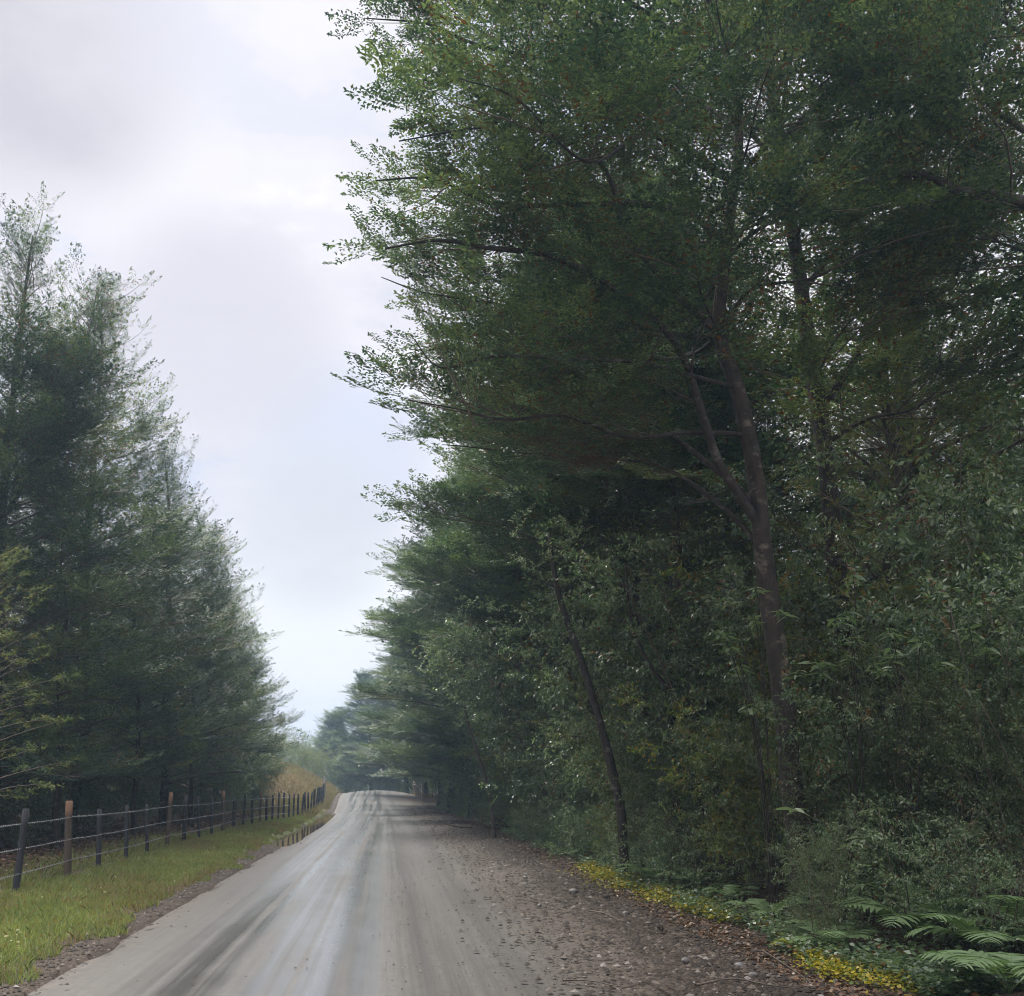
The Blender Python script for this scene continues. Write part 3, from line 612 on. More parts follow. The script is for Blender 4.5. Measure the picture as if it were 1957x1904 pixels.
limbs = [  # (points, base radius, foliage start)
 ([(1455, 1010, 12), (1385, 905, 11.9), (1345, 790, 11.7), (1285, 660, 11.5), (1180, 560, 11.2), (1060, 500, 11), (930, 480, 10.8), (800, 470, 10.6), (665, 475, 10.5)], 0.10, 0.32),
 ([(1376, 640, 12), (1310, 580, 11.9), (1240, 520, 11.8), (1190, 440, 11.6), (1150, 330, 11.4), (1050, 260, 11.2), (900, 250, 11), (700, 270, 10.8)], 0.075, 0.3),
 ([(1390, 470, 12), (1320, 420, 12), (1230, 390, 12.1), (1100, 390, 12.1), (940, 370, 12.2), (800, 340, 12.2), (640, 345, 12.2)], 0.085, 0.3),
 ([(1376, 645, 12), (1300, 640, 12.2), (1180, 610, 12.4), (1050, 600, 12.6), (900, 590, 12.8), (770, 550, 12.9), (655, 530, 13)], 0.06, 0.3),
 ([(1400, 350, 12), (1310, 250, 12.1), (1200, 180, 12.2), (1060, 120, 12.4), (900, 70, 12.5), (760, 40, 12.5), (615, 35, 12.6)], 0.07, 0.3),
 ([(1412, 250, 12.1), (1340, 120, 11.9), (1240, 30, 11.6), (1100, -40, 11.4), (950, -70, 11.2), (800, -60, 11), (690, -20, 11)], 0.06, 0.3),
 ([(1420, 830, 12), (1330, 835, 11.8), (1200, 830, 11.6), (1080, 805, 11.4), (960, 800, 11.2), (850, 775, 11.1), (722, 765, 11)], 0.05, 0.25),
 ([(1440, 960, 12), (1340, 880, 12.4), (1220, 800, 12.8), (1080, 740, 13.2), (940, 700, 13.4), (820, 670, 13.6), (700, 690, 13.7)], 0.06, 0.3),
 ([(1405, 740, 12), (1340, 720, 11.6), (1220, 700, 11.2), (1080, 690, 10.8), (940, 690, 10.5), (800, 690, 10.2), (730, 640, 10.2)], 0.05, 0.3),
 ([(1460, 1050, 12), (1380, 960, 12.6), (1270, 900, 13.2), (1150, 870, 13.8), (1010, 850, 14.3), (880, 860, 14.6), (810, 850, 14.8)], 0.05, 0.25),
 ([(1402, 360, 12), (1440, 300, 12), (1520, 220, 12), (1600, 130, 12), (1670, 50, 12), (1760, -60, 12)], 0.055, 0.3),
 ([(1384, 500, 12), (1450, 430, 12.2), (1560, 380, 12.5), (1680, 330, 12.8), (1800, 300, 13)], 0.05, 0.3),
 ([(1376, 640, 12), (1440, 560, 11.6), (1540, 520, 11.2), (1650, 480, 11), (1740, 470, 10.8)], 0.04, 0.3),
 ([(1396, 120, 12.2), (1460, 40, 12), (1520, -80, 11.8), (1600, -180, 11.8)], 0.045, 0.2),
 ([(1372, 20, 12.3), (1260, -90, 12), (1120, -150, 12), (960, -150, 12), (780, -110, 12.2)], 0.045, 0.2),
 ([(1400, 350, 12), (1330, 300, 11), (1230, 280, 10.2), (1120, 290, 9.6), (980, 200, 9.2), (850, 150, 9)], 0.045, 0.35),
 ([(1390, 450, 12), (1350, 470, 13), (1260, 460, 14), (1120, 440, 14.8), (960, 430, 15.3), (800, 400, 15.6)], 0.045, 0.3),
 ([(1376, 640, 12), (1320, 680, 13), (1220, 680, 14), (1080, 650, 15), (930, 630, 15.6), (770, 600, 16)], 0.045, 0.3),
 ([(1412, 250, 12.1), (1330, 180, 13), (1210, 110, 14), (1040, 60, 15), (880, 90, 15.6), (740, 190, 16)], 0.045, 0.3),
 ([(1402, 360, 12), (1420, 280, 11.2), (1460, 180, 10.4), (1500, 60, 9.8)], 0.03, 0.2),
 ([(1412, 250, 12.1), (1400, 150, 11), (1380, 50, 10), (1360, -60, 9.4)], 0.03, 0.2),
 ([(1384, 500, 12), (1430, 440, 11), (1500, 400, 10), (1590, 330, 9.4)], 0.03, 0.25),
 ([(1396, 120, 12.2), (1440, 20, 12.8), (1500, -60, 13.4), (1540, -160, 14)], 0.03, 0.2),
 ([(1376, 640, 12), (1340, 570, 11), (1320, 480, 10.2), (1290, 400, 9.6)], 0.025, 0.3),
 ([(1350, -140, 12.4), (1250, -250, 12), (1100, -330, 11.5), (950, -350, 11)], 0.035, 0.2),
 ([(1340, -330, 12.4), (1420, -420, 12), (1500, -480, 11.5)], 0.03, 0.2),
 ([(1350, -140, 12.4), (1440, -250, 13), (1560, -330, 13.5), (1700, -350, 14)], 0.035, 0.2),
]
for pts, r, bare in limbs:
    qp = np.array([P(a_ + 0.25 * max(0, 950 - a_), b_, d_) for a_, b_, d_ in pts]); qp[1:-1] += rng.normal(size=qp[1:-1].shape) * 0.05; lp = smooth_path(qp, 5)
    L = np.linalg.norm(np.diff(lp, axis=0), axis=1).sum()
    w_ = Wood(); w_.tube(lp - A0, r * 0.68 * np.linspace(1, 0.12, len(lp)) ** 0.9, 8, 0.04, rng); link('limb', w_.mesh('limb', M['bark']), A)
    nA += hang_boughs(A, lp - A0, rng, bare * 0.85, 0.41, (0.8, 1.25), inset=0.95)
BROWN = [bough_mesh(980 + i, PR_NEAR, 'litter', 1.4) for i in range(2)]
for k_, (a_, b_, d_) in enumerate([(1130, 850, 12.3), (1200, 880, 12.6), (1160, 900, 13), (1075, 440, 12.3), (1250, 340, 12), (1040, 300, 11.8), (1560, 330, 13), (1330, 480, 12.6)]):
    o = link('bough', BROWN[k_ % 2], A, kind='stuff'); o['label'] = 'bough of dead brown leaves'; p_ = P(a_, b_, d_) - A0
    o.matrix_local = Matrix.Translation(Vector(p_)) @ orient((-1, 0.4 * rng.normal(), 0.1)) @ Matrix.Scale(0.6, 4)
print('A boughs', nA)

# ---- the rest of the right side
flatr = lambda a, b: (lambda f: a * (1 - f ** 1.6) * (0.7 + 0.3 * min(1, f * 6)) + b)
RB = beech(202, 15.0, 0.20, 1.8, 130, flatr(4.0, 0.8), 'beech', PR_FAR, 1.15, lean=(-0.3, 0.2), elev=(0.0, 0.7), bias=0.2, step=0.28, spacing=0.30, tint=0.06)
RT = beech(203, 17.0, 0.22, 4.5, 90, flatr(3.4, 0.6), 'beech', PR_FAR, 1.15, elev=(0.1, 0.6), step=0.34, spacing=0.36, prob=0.85, bark='bark', tint=0.12)
for s_ in (LC, LG, RB, RT): tot.append((s_[3], len(s_[2].polygons)))
print('crowns', tot)
right = [
 (201, 15.0, (5.4, 20.5), 4.6, 'second dark tree along the right side, its limbs showing under the nearest tree'),
 (202, 14.5, (5.4, 28.5), 4.1, 'third roadside tree on the right with a stepped feathery outline over the road'),
 (203, 17.0, (4.5, 37.5), 4.8, 'fourth roadside tree on the right reaching over the wet road'),
 (204, 17.0, (4.0, 47.0), 4.5, 'fifth roadside tree on the right, in the paler middle distance'),
 (205, 16.5, (3.6, 57.0), 4.3, 'roadside tree on the right a little before the road crest'),
 (206, 15.5, (3.6, 68.0), 4.0, 'roadside tree on the right rising behind the short far fence'),
 (207, 15.5, (3.1, 80.0), 4.1, 'hazy roadside tree beside the crest of the road'),
 (208, 15.0, (2.0, 98.0), 4.9, 'hazy dark tree right behind the crest of the road'),
 (209, 13.5, (-1.6, 106.0), 4.0, 'dark tree closing the view straight behind the road crest'),
 (210, 12.0, (-6.4, 122.0), 2.6, 'small hazy tree left of the road crest at the foot of the sky gap'),
]
for sd, ht, (x, y), rch, lb in right: tot.append(bough_tree('beech_tree', sd, ht, 0.2, 1.6 if y > 40 else (3.2 if y > 32 else (4.4 if y > 25 else 5.6)), 78, flatr(rch, 0.5), lb, (x, y, Hs(x, y)), 'dark trees overhanging the right side of the road', BOUGH_R, None, gap=0.72, elev=(0.0, 0.6), bias=0.12, size=(0.9, 1.35)))
x, y = -13.0, 138.0
place('beech_tree', LC, 'low pale distant tree at the bottom of the sky gap', (x, y, Hs(x, y)), 'dark trees overhanging the right side of the road', 1.1, 0.62)
GR = 'trees of the wood behind the right roadside row'
bgr = [(9.5, 17.5, RT, 0, 1.0), (8.6, 24, RT, 1, 0.95), (12.5, 14.5, RT, 2, 1.0), (13, 23, RB, 3, 0.95), (10.5, 33, RB, 4, 0.95), (9.5, 43, RB, 5, 0.9), (9.5, 55, RB, 6, 0.9), (9.0, 68, RB, 0.5, 0.9), (15, 32, RT, 2.4, 1.0), (17, 20, RT, 4.2, 1.05), (15.5, 45, RB, 1.9, 1), (19, 28, RB, 0.6, 0.9), (8.5, 84, RB, 5.5, 0.9), (7.0, 100, RB, 3.5, 0.95), (2.5, 126, RB, 2.7, 1.0), (-3, 136, RB, 1.4, 0.95), (-8, 146, RB, 0.1, 0.95)]
for x, y, ms, rz, sc in bgr: place('beech_tree', ms, 'tree deeper in the wood behind the right roadside row', (x, y, Hs(x, y)), GR, rz, sc)

# two heavier trunks right of the big tree, seen up to the crown
def stout(pts, r, label, seed, limbs_, bark='bark', crown_sp=0.9):
    rg = np.random.default_rng(seed); pp = path_px(pts, 5)
    t = thing('mossy_trunk_tree', label, 'tree', (pp[0][0], pp[0][1], Hs(pp[0][0], pp[0][1])))
    o0 = np.array(t.location); w = Wood(); w.tube(pp - o0, np.interp(np.linspace(0, 1, len(pp)), [0, 0.1, 1], [r * 1.3, r, r * 0.35]), 12, 0.06, rg)
    link('trunk', w.mesh('trunk', M[bark]), t); fo = Foliage(); tw = Wood()
    for lp_, rr in limbs_:
        lp = path_px(lp_, 3); w = Wood(); w.tube(lp - o0, rr * np.linspace(1, 0.12, len(lp)), 7, 0.04, rg); link('limb', w.mesh('limb', M[bark]), t)
        hang_boughs(t, lp - o0, rg, 0.15, 0.36, (0.85, 1.3))
stout([(1660, 1700, 13.5), (1640, 1400, 13.5), (1600, 1100, 13.5), (1575, 850, 13.5), (1545, 650, 13.5), (1520, 480, 13.5), (1490, 280, 13.6), (1470, 100, 13.6), (1480, -120, 13.6), (1500, -400, 13.6)], 0.15,
      'thick trunk with pale peeling bark just right of the largest tree', 31,
      [([(1560, 780, 13.5), (1600, 740, 13.3), (1660, 640, 13), (1700, 560, 12.8), (1780, 480, 12.6), (1860, 420, 12.4)], 0.07),
       ([(1530, 560, 13.5), (1610, 470, 13.8), (1720, 400, 14.2), (1840, 350, 14.6)], 0.06),
       ([(1490, 280, 13.6), (1560, 200, 13.8), (1660, 100, 14), (1760, 40, 14.4), (1860, 10, 14.6)], 0.06),
       ([(1475, 150, 13.6), (1560, 20, 13.4), (1660, -60, 13.2), (1780, -100, 13)], 0.05),
       ([(1500, 340, 13.6), (1430, 250, 14.2), (1330, 200, 15), (1220, 180, 15.6)], 0.05),
       ([(1480, -120, 13.6), (1560, -200, 13), (1680, -220, 12.5)], 0.04), ([(1490, 280, 13.6), (1500, 180, 12.6), (1520, 80, 11.8), (1560, -20, 11.2)], 0.03), ([(1520, 480, 13.5), (1540, 400, 12.6), (1600, 330, 11.8), (1680, 240, 11.2)], 0.03), ([(1560, 780, 13.5), (1570, 700, 12.6), (1620, 620, 11.9), (1690, 560, 11.4)], 0.03), ([(1575, 850, 13.5), (1660, 800, 13), (1750, 780, 12.4), (1840, 700, 12)], 0.04), ([(1472, 120, 13.6), (1440, 20, 13.2), (1420, -80, 12.8)], 0.03), ([(1475, 60, 13.6), (1400, -60, 14.5), (1300, -120, 15.5)], 0.04)])
stout([(2010, 1650, 10.5), (2020, 1300, 10.5), (2025, 900, 10.5), (2030, 600, 10.5), (2040, 400, 10.5), (2060, 100, 10.5), (2080, -300, 10.5)], 0.2,
      'tree mostly beyond the right edge with one thick crooked limb entering the photo', 32,
      [([(2040, 430, 10.5), (1980, 395, 10.5), (1900, 375, 10.5), (1830, 365, 10.6), (1770, 335, 10.6), (1700, 340, 10.8), (1620, 350, 11)], 0.10),
       ([(2050, 300, 10.5), (1980, 260, 10.2), (1900, 210, 10), (1830, 120, 9.8), (1790, 40, 9.8)], 0.05),
       ([(2060, 150, 10.5), (1980, 80, 10.8), (1900, 30, 11), (1820, -30, 11.4)], 0.05),
       ([(2030, 560, 10.5), (1990, 500, 10.9), (1930, 470, 11.4), (1850, 450, 11.8)], 0.04),
       ([(2080, -200, 10.5), (1960, -220, 10.8), (1840, -250, 11)], 0.04)])

# ------------------------------------------------------------------ shrubs of the right-hand thicket
def shrub(seed, Ht, spread, nstem, protos, matn, spr, per, droop=0.0, stemr=0.008, zlow=0.12):
    rg = np.random.default_rng(seed); w = Wood(); fo = Foliage()
    for i in range(nstem):
        az = rg.uniform(0, 2 * pi); L = Ht * rg.uniform(0.7, 1.15)
        p = grow([0.15 * rg.normal(), 0.15 * rg.normal(), -0.05], az, radians(rg.uniform(68, 86)), radians(rg.uniform(35, 75)), L, rg, 6, 0.2)
        p[:, :2] *= 1 + 0.0 * L
        w.tube(p, np.linspace(stemr, 0.004, len(p)), 4)
        for k in range(per):
            u = (zlow + (1 - zlow) * rg.uniform() ** 0.85) * 6; ii = min(int(u), 5); q = p[ii] + (p[ii + 1] - p[ii]) * (u - ii)
            a2 = rg.uniform(0, 2 * pi); d = np.array([sin(a2), cos(a2), rg.uniform(-0.2, 0.7) - droop])
            q = q + np.array([d[0], d[1], 0]) * rg.uniform(0, spread)
            fo.add(q, d, spr * rg.uniform(0.6, 1.2), 0.15 * rg.normal())
    return w.mesh('stems', M['stem']), fo.mesh('foliage', protos, M[matn], rg, 0.6)
def place_shrub(ms, label, loc, group=None, rz=0.0, sc=1.0, name='shrub', cat='shrub'):
    t = thing(name, label, cat, loc, group, rz, sc)
    link('stems', ms[0], t, kind='stuff'); link('foliage', ms[1], t, kind='stuff'); return t
S_br = shrub(301, 4.6, 0.55, 7, PR_BROAD, 'broad', 0.80, 34)
S_la = shrub(302, 4.2, 0.5, 7, PR_LANCE, 'broad', 0.74, 32, 0.3)
S_sm = shrub(303, 2.6, 0.4, 8, PR_SMALL, 'small', 0.50, 32)
S_lo = shrub(304, 1.25, 0.35, 7, PR_BROAD, 'broad', 0.36, 18, 0.1, 0.008, 0.02)
S_gd = shrub(306, 4.4, 0.55, 7, PR_BROAD, 'gold', 0.85, 32)
S_lb = shrub(305, 6.8, 0.9, 6, PR_BROAD, 'broad', 0.85, 80, 0.15, 0.035, 0.2)
rs = np.random.default_rng(55)
yy = 9.5; G1 = 'tall leafy shrubs forming the thicket on the right of the road'; G2 = 'low leafy shrubs along the foot of the right thicket'; G3 = 'slender understory trees of the right thicket'
while yy < 96:
    d = 1.0 + 0.018 * yy; c = float(road_c(yy)); k = rs.integers(0, 3)
    for row, off in enumerate((5.3, 7.0, 9.4)):
        if row == 2 and yy > 45: continue
        x = c + off + 0.35 * rs.normal() - (0.5 if 20 < yy < 64 else 0); y = yy + 0.5 * rs.normal()
        ms = (S_br, S_la, S_gd, S_gd, S_sm, S_br)[rs.integers(0, 6)] if row < 2 else (S_br, S_gd)[rs.integers(0, 2)]
        sc = rs.uniform(0.75, 1.05) * (0.82 if row == 0 else 1.1)
        if row == 0 and yy < 14: sc *= 0.75
        nm = {id(S_br): 'broad oval leaves', id(S_la): 'long narrow leaves', id(S_sm): 'tiny dark leaves', id(S_gd): 'yellowish oval leaves'}[id(ms)]
        place_shrub(ms, 'tall shrub with %s in the %s of the right thicket' % (nm, ('front row', 'second row', 'shaded depth')[row]), (x, y, Hs(x, y)), G1, rs.uniform(0, 6), sc)
    yy += d * rs.uniform(1.2, 1.7)
yy = 8.3
while yy < 66:
    c = float(road_c(yy)); x = c + 4.55 + 0.2 * rs.normal() + (1.0 if yy < 14 else 0); y = yy
    place_shrub(S_lo, 'low shrub with small leaves at the foot of the right thicket', (x, y, Hs(x, y)), G2, rs.uniform(0, 6), rs.uniform(0.6, 1.1))
    yy += (0.55 + 0.012 * yy) * rs.uniform(0.8, 1.3)
for i, (x, y, sc) in enumerate([(5.7, 16.0, 0.85), (5.1, 19.5, 0.95), (5.0, 23, 0.95), (4.9, 27, 1.0), (4.8, 32, 1.05), (4.8, 37, 1.05), (4.7, 43, 1.1), (4.6, 52, 1.1), (4.2, 63, 1.1), (3.9, 76, 1.05), (8.5, 20.5, 1.1), (8.0, 14.0, 0.95), (9.2, 12.2, 0.9), (7.6, 27, 1.15), (7.5, 35, 1.2), (10.6, 18, 1.1)]):
    place_shrub(S_lb, ('slender broad leafed tree at the front of the right thicket, %s from the camera' % ('nearest', 'second', 'third', 'fourth', 'fifth', 'sixth', 'seventh', 'eighth', 'farthest')[i]) if i < 9 else 'slender broad leafed tree in the shade behind the front of the right thicket', (x, y, Hs(x, y)), G3, i * 1.7, sc, 'understory_tree', 'tree')
for (x, y), rz, sc, lb in [((7.0, 12.8), 0.5, 0.78, 'yellow green sunlit tree near the right edge behind the dark bushes'), ((8.9, 15.5), 2.2, 1.0, 'taller yellow green tree deeper at the right edge'), ((7.4, 19.0), 4.0, 0.9, 'olive tree glimpsed between the largest trunk and the peeling trunk')]:
    place('understory_tree', LG, lb, (x, y, Hs(x, y)), None, rz, sc)  # edge trees: backlit yellow-green is put into the olive leaf colour itself
for i, (x, y, sc) in enumerate([(-7.6, 44, 0.75), (-7.0, 48, 0.7), (-6.9, 52.0, 0.7), (-7.4, 56.5, 0.75), (-8.2, 61, 0.75), (-9.8, 66, 0.7), (-8.3, 47, 0.9), (-8.6, 41, 0.8), (-8.0, 57, 0.9)]):
    place_shrub(S_br if i % 3 else S_la, 'leafy shrub at the foot of the left row where the bank begins', (x, y, Hs(x, y)), 'shrubs at the foot of the left row by the bank', i * 2.1, sc)
# small-leaved dark shrubs lower right corner
for (px, py, Y_, sc, lb) in [(1905, 1650, 9.6, 1.15, 'dark small leafed bush at the right edge of the photo above the ferns'), (1760, 1640, 10.4, 1.0, 'thorny dark bush with upright bare stems behind the big ferns'), (1990, 1700, 9.0, 1.2, 'small leafed bush cut off by the right edge, with a broken orange branch'), (1620, 1650, 11.4, 0.9, 'small leafed bush left of the dark stemmed one')]:
    p = P(px, py, Y_); place_shrub(S_sm, lb, (p[0], p[1], Hs(p[0], p[1])), None, px, sc)
# left verge understory
for i in range(16):
    y = 17 + i * 2.6; x = -8.6 - rs.uniform(0, 3.5)
    place_shrub(S_lo if i % 2 else S_sm, 'low shrub in the shade behind the left fence', (x, y, Hs(x, y)), 'low shrubs in the shade behind the fence', rs.uniform(0, 6), rs.uniform(0.6, 1.2))
for i in range(12):
    y = 22 + i * 4.5; x = -12 - rs.uniform(0, 2)
    place_shrub(S_br, 'tall shrub closing the dark wood behind the left fence', (x, y, Hs(x, y)), 'tall shrubs in the depth of the left wood', rs.uniform(0, 6), rs.uniform(0.8, 1.1))

for i in range(16):
    x, y = -15.5 - 1.6 * (i % 3) - 0.3 * i * (i % 2), 17 + i * 2.3
    place_shrub(S_br if i % 2 else S_gd, 'tall shrub closing the dark wood behind the left fence', (x, y, Hs(x, y)), 'tall shrubs in the depth of the left wood', i * 1.3, 1.15)
for i in range(22):
    x, y = -17.5 - 0.36 * i - 1.5 * (i % 2), 41 + i * 1.5
    place_shrub(S_br if i % 2 else S_gd, 'tall shrub closing the dark wood behind the left fence', (x, y, Hs(x, y)), 'tall shrubs in the depth of the left wood', i * 1.3, 1.25)
for i in range(15):
    x, y = -9.5 + i * 1.0 + 0.3 * (i % 3), 97 + 4 * (i % 4) + (5 if i < 5 else 0)
    place_shrub(S_br if i % 3 else S_la, 'dark shrub closing the wood under the trees behind the road crest', (x, y, Hs(x, y)), 'shrubs under the trees behind the road crest', i * 1.3, 1.25)
for i, (x, y, sc) in enumerate([(-9.6, 84, 0.55), (-7.6, 90, 0.5), (-9.8, 92, 0.6), (-6.4, 96, 0.7), (-11.5, 80, 0.6)]):
    place_shrub(S_gd, 'light green bush on top of the dry bank left of the crest', (x, y, Hs(x, y)), 'light green bushes on the dry bank', i * 1.7, sc)
for i in range(14):
    x, y = -8.9 - 1.1 * (i % 3), 19.5 + i * 1.9
    place_shrub((S_br, S_gd, S_la)[i % 3], 'leafy bush under the trees just behind the left fence', (x, y, Hs(x, y)), 'leafy bushes under the left trees', i * 1.9, 0.62 + 0.1 * (i % 4))
for i, (x, y, sc) in enumerate([(5.3, 18.2, 0.85), (5.2, 24.8, 0.9), (5.0, 33.5, 0.95)]):
    place('understory_tree', LG, ('olive tree in the thicket beside the slim leaning trunk', 'olive tree in the middle distance of the right thicket', 'farthest olive tree of the right thicket')[i], (x, y, Hs(x, y)), None, i * 2.0, sc)
# leaning bare trunks in the thicket
for pts, r, lb, bk in [([(1195, 1590, 17), (1165, 1450, 17), (1120, 1290, 17), (1075, 1160, 17), (1062, 1110, 17), (1050, 1020, 17)], 0.085, 'slim dark trunk leaning left in the middle of the right thicket', 'bark'),
                       ([(1345, 1500, 16), (1300, 1350, 16), (1240, 1270, 16), (1205, 1180, 16), (1195, 1080, 16)], 0.05, 'thin pinkish branch-like trunk between the leaning trunk and the largest tree', 'bark_red'),
                       ([(945, 1560, 30), (925, 1480, 30), (900, 1400, 30), (885, 1340, 30)], 0.06, 'pale thin leaning trunk near the far end of the thicket', 'stem')]:
    pp = path_px(pts, 4); t = thing('leaning_tree', lb, 'tree', (pp[0][0], pp[0][1], Hs(pp[0][0], pp[0][1])))
    w = Wood(); o0 = np.array(t.location); pp[0][2] = o0[2] - 0.1
    w.tube(pp - o0, np.linspace(r, r * 0.4, len(pp)), 8, 0.04, rs); link('trunk', w.mesh('trunk', M[bk]), t)
    fo = Foliage()
    for k in range(26):
        q = pp[-1] - o0 + rs.normal(size=3) * np.array([0.5, 0.4, 0.5]); fo.add(q, rs.normal(size=3), 0.5, 0.1)
    link('crown', fo.mesh('crown', PR_BROAD, M['broad'], rs, 0.6), t, kind='stuff')

# a sprig bush with large separate leaves
def leaf_mesh(L, Wd, name='leaf', matn='broad'):
    xs_ = np.array([0, 0.2, 0.45, 0.75, 1]) * L; ws = np.array([0.12, 0.75, 1, 0.65, 0.03]) * Wd / 2; v = []
    for x_, w_2 in zip(xs_, ws):
        z = -0.25 * (x_ / L) ** 2 * L; v += [[x_, -w_2, z + w_2 * 0.35], [x_, 0, z], [x_, w_2, z + w_2 * 0.35]]
    qd = []
    for i in range(4):
        a = i * 3; qd += [[a, a + 1, a + 4, a + 3], [a + 1, a + 2, a + 5, a + 4]]
    v = np.array(v); return new_mesh(name, v, np.array(qd), M[matn], True, tint=np.full(len(v), 0.55))
BL = leaf_mesh(0.17, 0.05)
for (px, py, Y_, lb, seed, nw) in [(1700, 1250, 9.6, 'sprig bush with large whorled leaves catching light in front of the dark trunk', 1, 9), (1600, 1200, 10.0, 'large leafed sprig bush left of the brightest whorl', 2, 8), (1840, 1230, 9.4, 'large leafed sprig bush toward the right edge, half in shade', 3, 7), (1560, 1640, 9.8, 'low broad leafed sprig bush with drooping leaves above the fern patch', 4, 7), (1420, 1230, 11.0, 'large leafed sprig bush against the base of the largest trunk', 5, 9)]:
    rg = np.random.default_rng(seed); top = P(px, py, Y_); gx, gy = top[0] + 0.5, top[1] + 0.5; g0 = Hs(gx, gy)
    t = thing('large_leaf_shrub', lb, 'shrub', (gx, gy, g0)); o0 = np.array([gx, gy, g0])
    w = Wood()
    for k in range(nw):
        tip = top - o0 + rg.normal(size=3) * np.array([0.42, 0.3, 0.3])
        st = smooth_path([[0.05 * rg.normal(), 0, -0.05], tip * np.array([0.25, 0.25, 0.55]), tip * np.array([0.7, 0.7, 0.92]), tip], 3)
        w.tube(st, np.linspace(0.008, 0.003, len(st)), 4)
        for j in range(8):
            a = j * 2.4 + rg.uniform(0, 0.6); dv = Vector((sin(a), cos(a), rg.uniform(-0.35, 0.35)))
            o = link('leaf', BL, t); sc = rg.uniform(0.7, 1.15); back = tip - unit(st[-1] - st[-3]) * 0.02 * j
            o.matrix_local = Matrix.Translation(Vector(back)) @ orient(dv, roll=rg.normal() * 0.3) @ Matrix.Diagonal((sc, sc, sc, 1))
    link('stems', w.mesh('stems', M['bark']), t)

# ------------------------------------------------------------------ ferns
def leaflet_mesh(matn):
    L, Wd = 1.0, 0.19; ts = np.array([0, 0.1, 0.3, 0.55, 0.8, 1.0]); ws = np.array([0.5, 0.95, 1, 0.85, 0.55, 0.04]) * Wd / 2; v = []
    for a, b2 in zip(ts, ws):
        y2 = 0.16 * a * a; z = -0.16 * a * a; v += [[a, y2 - b2, z + b2 * 0.3], [a, y2, z - 0.004], [a, y2 + b2, z + b2 * 0.3]]
    qd = []
    for i in range(5): a = i * 3; qd += [[a, a + 1, a + 4, a + 3], [a + 1, a + 2, a + 5, a + 4]]
    v = np.array(v); return v, np.array(qd)
LV, LQ = leaflet_mesh('fern')
LEAFLET = {k: new_mesh('leaflet', LV, LQ, M[k], True, tint=np.full(len(LV), 0.5)) for k in ('fern', 'fern_y')}
def fern(loc, L, nf, label, seed, matn='fern', separate=True, fan=(0, 2 * pi), npair=17, group=None):
    rg = np.random.default_rng(seed)
    t = thing('fern', label, 'fern', loc, group)
    for k in range(nf):
        az = fan[0] + (fan[1] - fan[0]) * (k + rg.uniform(0.2, 0.8)) / nf; l = L * rg.uniform(0.75, 1.15)
        pt_ = grow([0, 0, 0], az, radians(rg.uniform(52, 75)), radians(rg.uniform(-38, -5)), l, rg, 9, 0.05)
        w = Wood(); w.tube(pt_, np.linspace(0.006, 0.0025, len(pt_)), 4)
        pcs = []
        for i in range(npair):
            u = 0.2 + 0.8 * (i + 0.5) / npair; f = u * 9; ii = min(int(f), 8); q0 = pt_[ii] + (pt_[ii + 1] - pt_[ii]) * (f - ii); d = unit(pt_[ii + 1] - pt_[ii])
            s0 = unit(np.cross(d, UP)); ll = L * 0.24 * (sin(pi * min(1, (u - 0.2) / 0.8 * 0.86 + 0.14)) ** 0.7) + 0.02
            for sd in (-1, 1):
                dv = unit(s0 * sd + d * 0.42 + 0.06 * rg.normal(size=3)); nr = np.cross(d, s0) * -1
                nr = nr if nr[2] > 0 else -nr
                m_ = orient(dv, Vector(nr)); pcs.append((q0, m_, ll, sd))
        if separate:
            fr = link('frond', w.mesh('frond', M['fern']), t)
            for q0, m_, ll, sd in pcs:
                o = link('leaflet', LEAFLET[matn], fr); o.matrix_local = Matrix.Translation(Vector(q0)) @ m_ @ Matrix.Diagonal((ll, ll * sd * 1.0, ll, 1))
        else:
            V = [np.concatenate(w.v)]; Q = [np.concatenate(w.q)]; n0 = w.n; T_ = [np.full(w.n, 0.3)]
            for q0, m_, ll, sd in pcs:
                R = np.array(m_.to_3x3()); vv = (LV * np.array([ll, ll * sd, ll])) @ R.T + q0; V.append(vv); Q.append(LQ + n0); n0 += len(vv); T_.append(np.full(len(vv), rg.uniform(0.2, 0.8)))
            link('frond', new_mesh('frond', np.concatenate(V), np.concatenate(Q), M[matn], True, tint=np.concatenate(T_)), t)
    return t
def gp(px, py):
    """ground point seen at a pixel, found by marching the ray onto the terrain"""
    d = _f * F + _r * (px - 978.5) + _u * (1310 - py); d = d / d[1]
    for y in np.arange(3, 110, 0.02):
        p = np.array([0, 0, CAMZ]) + d * y
        if p[2] <= Hs(p[0], p[1]): return p
    return p
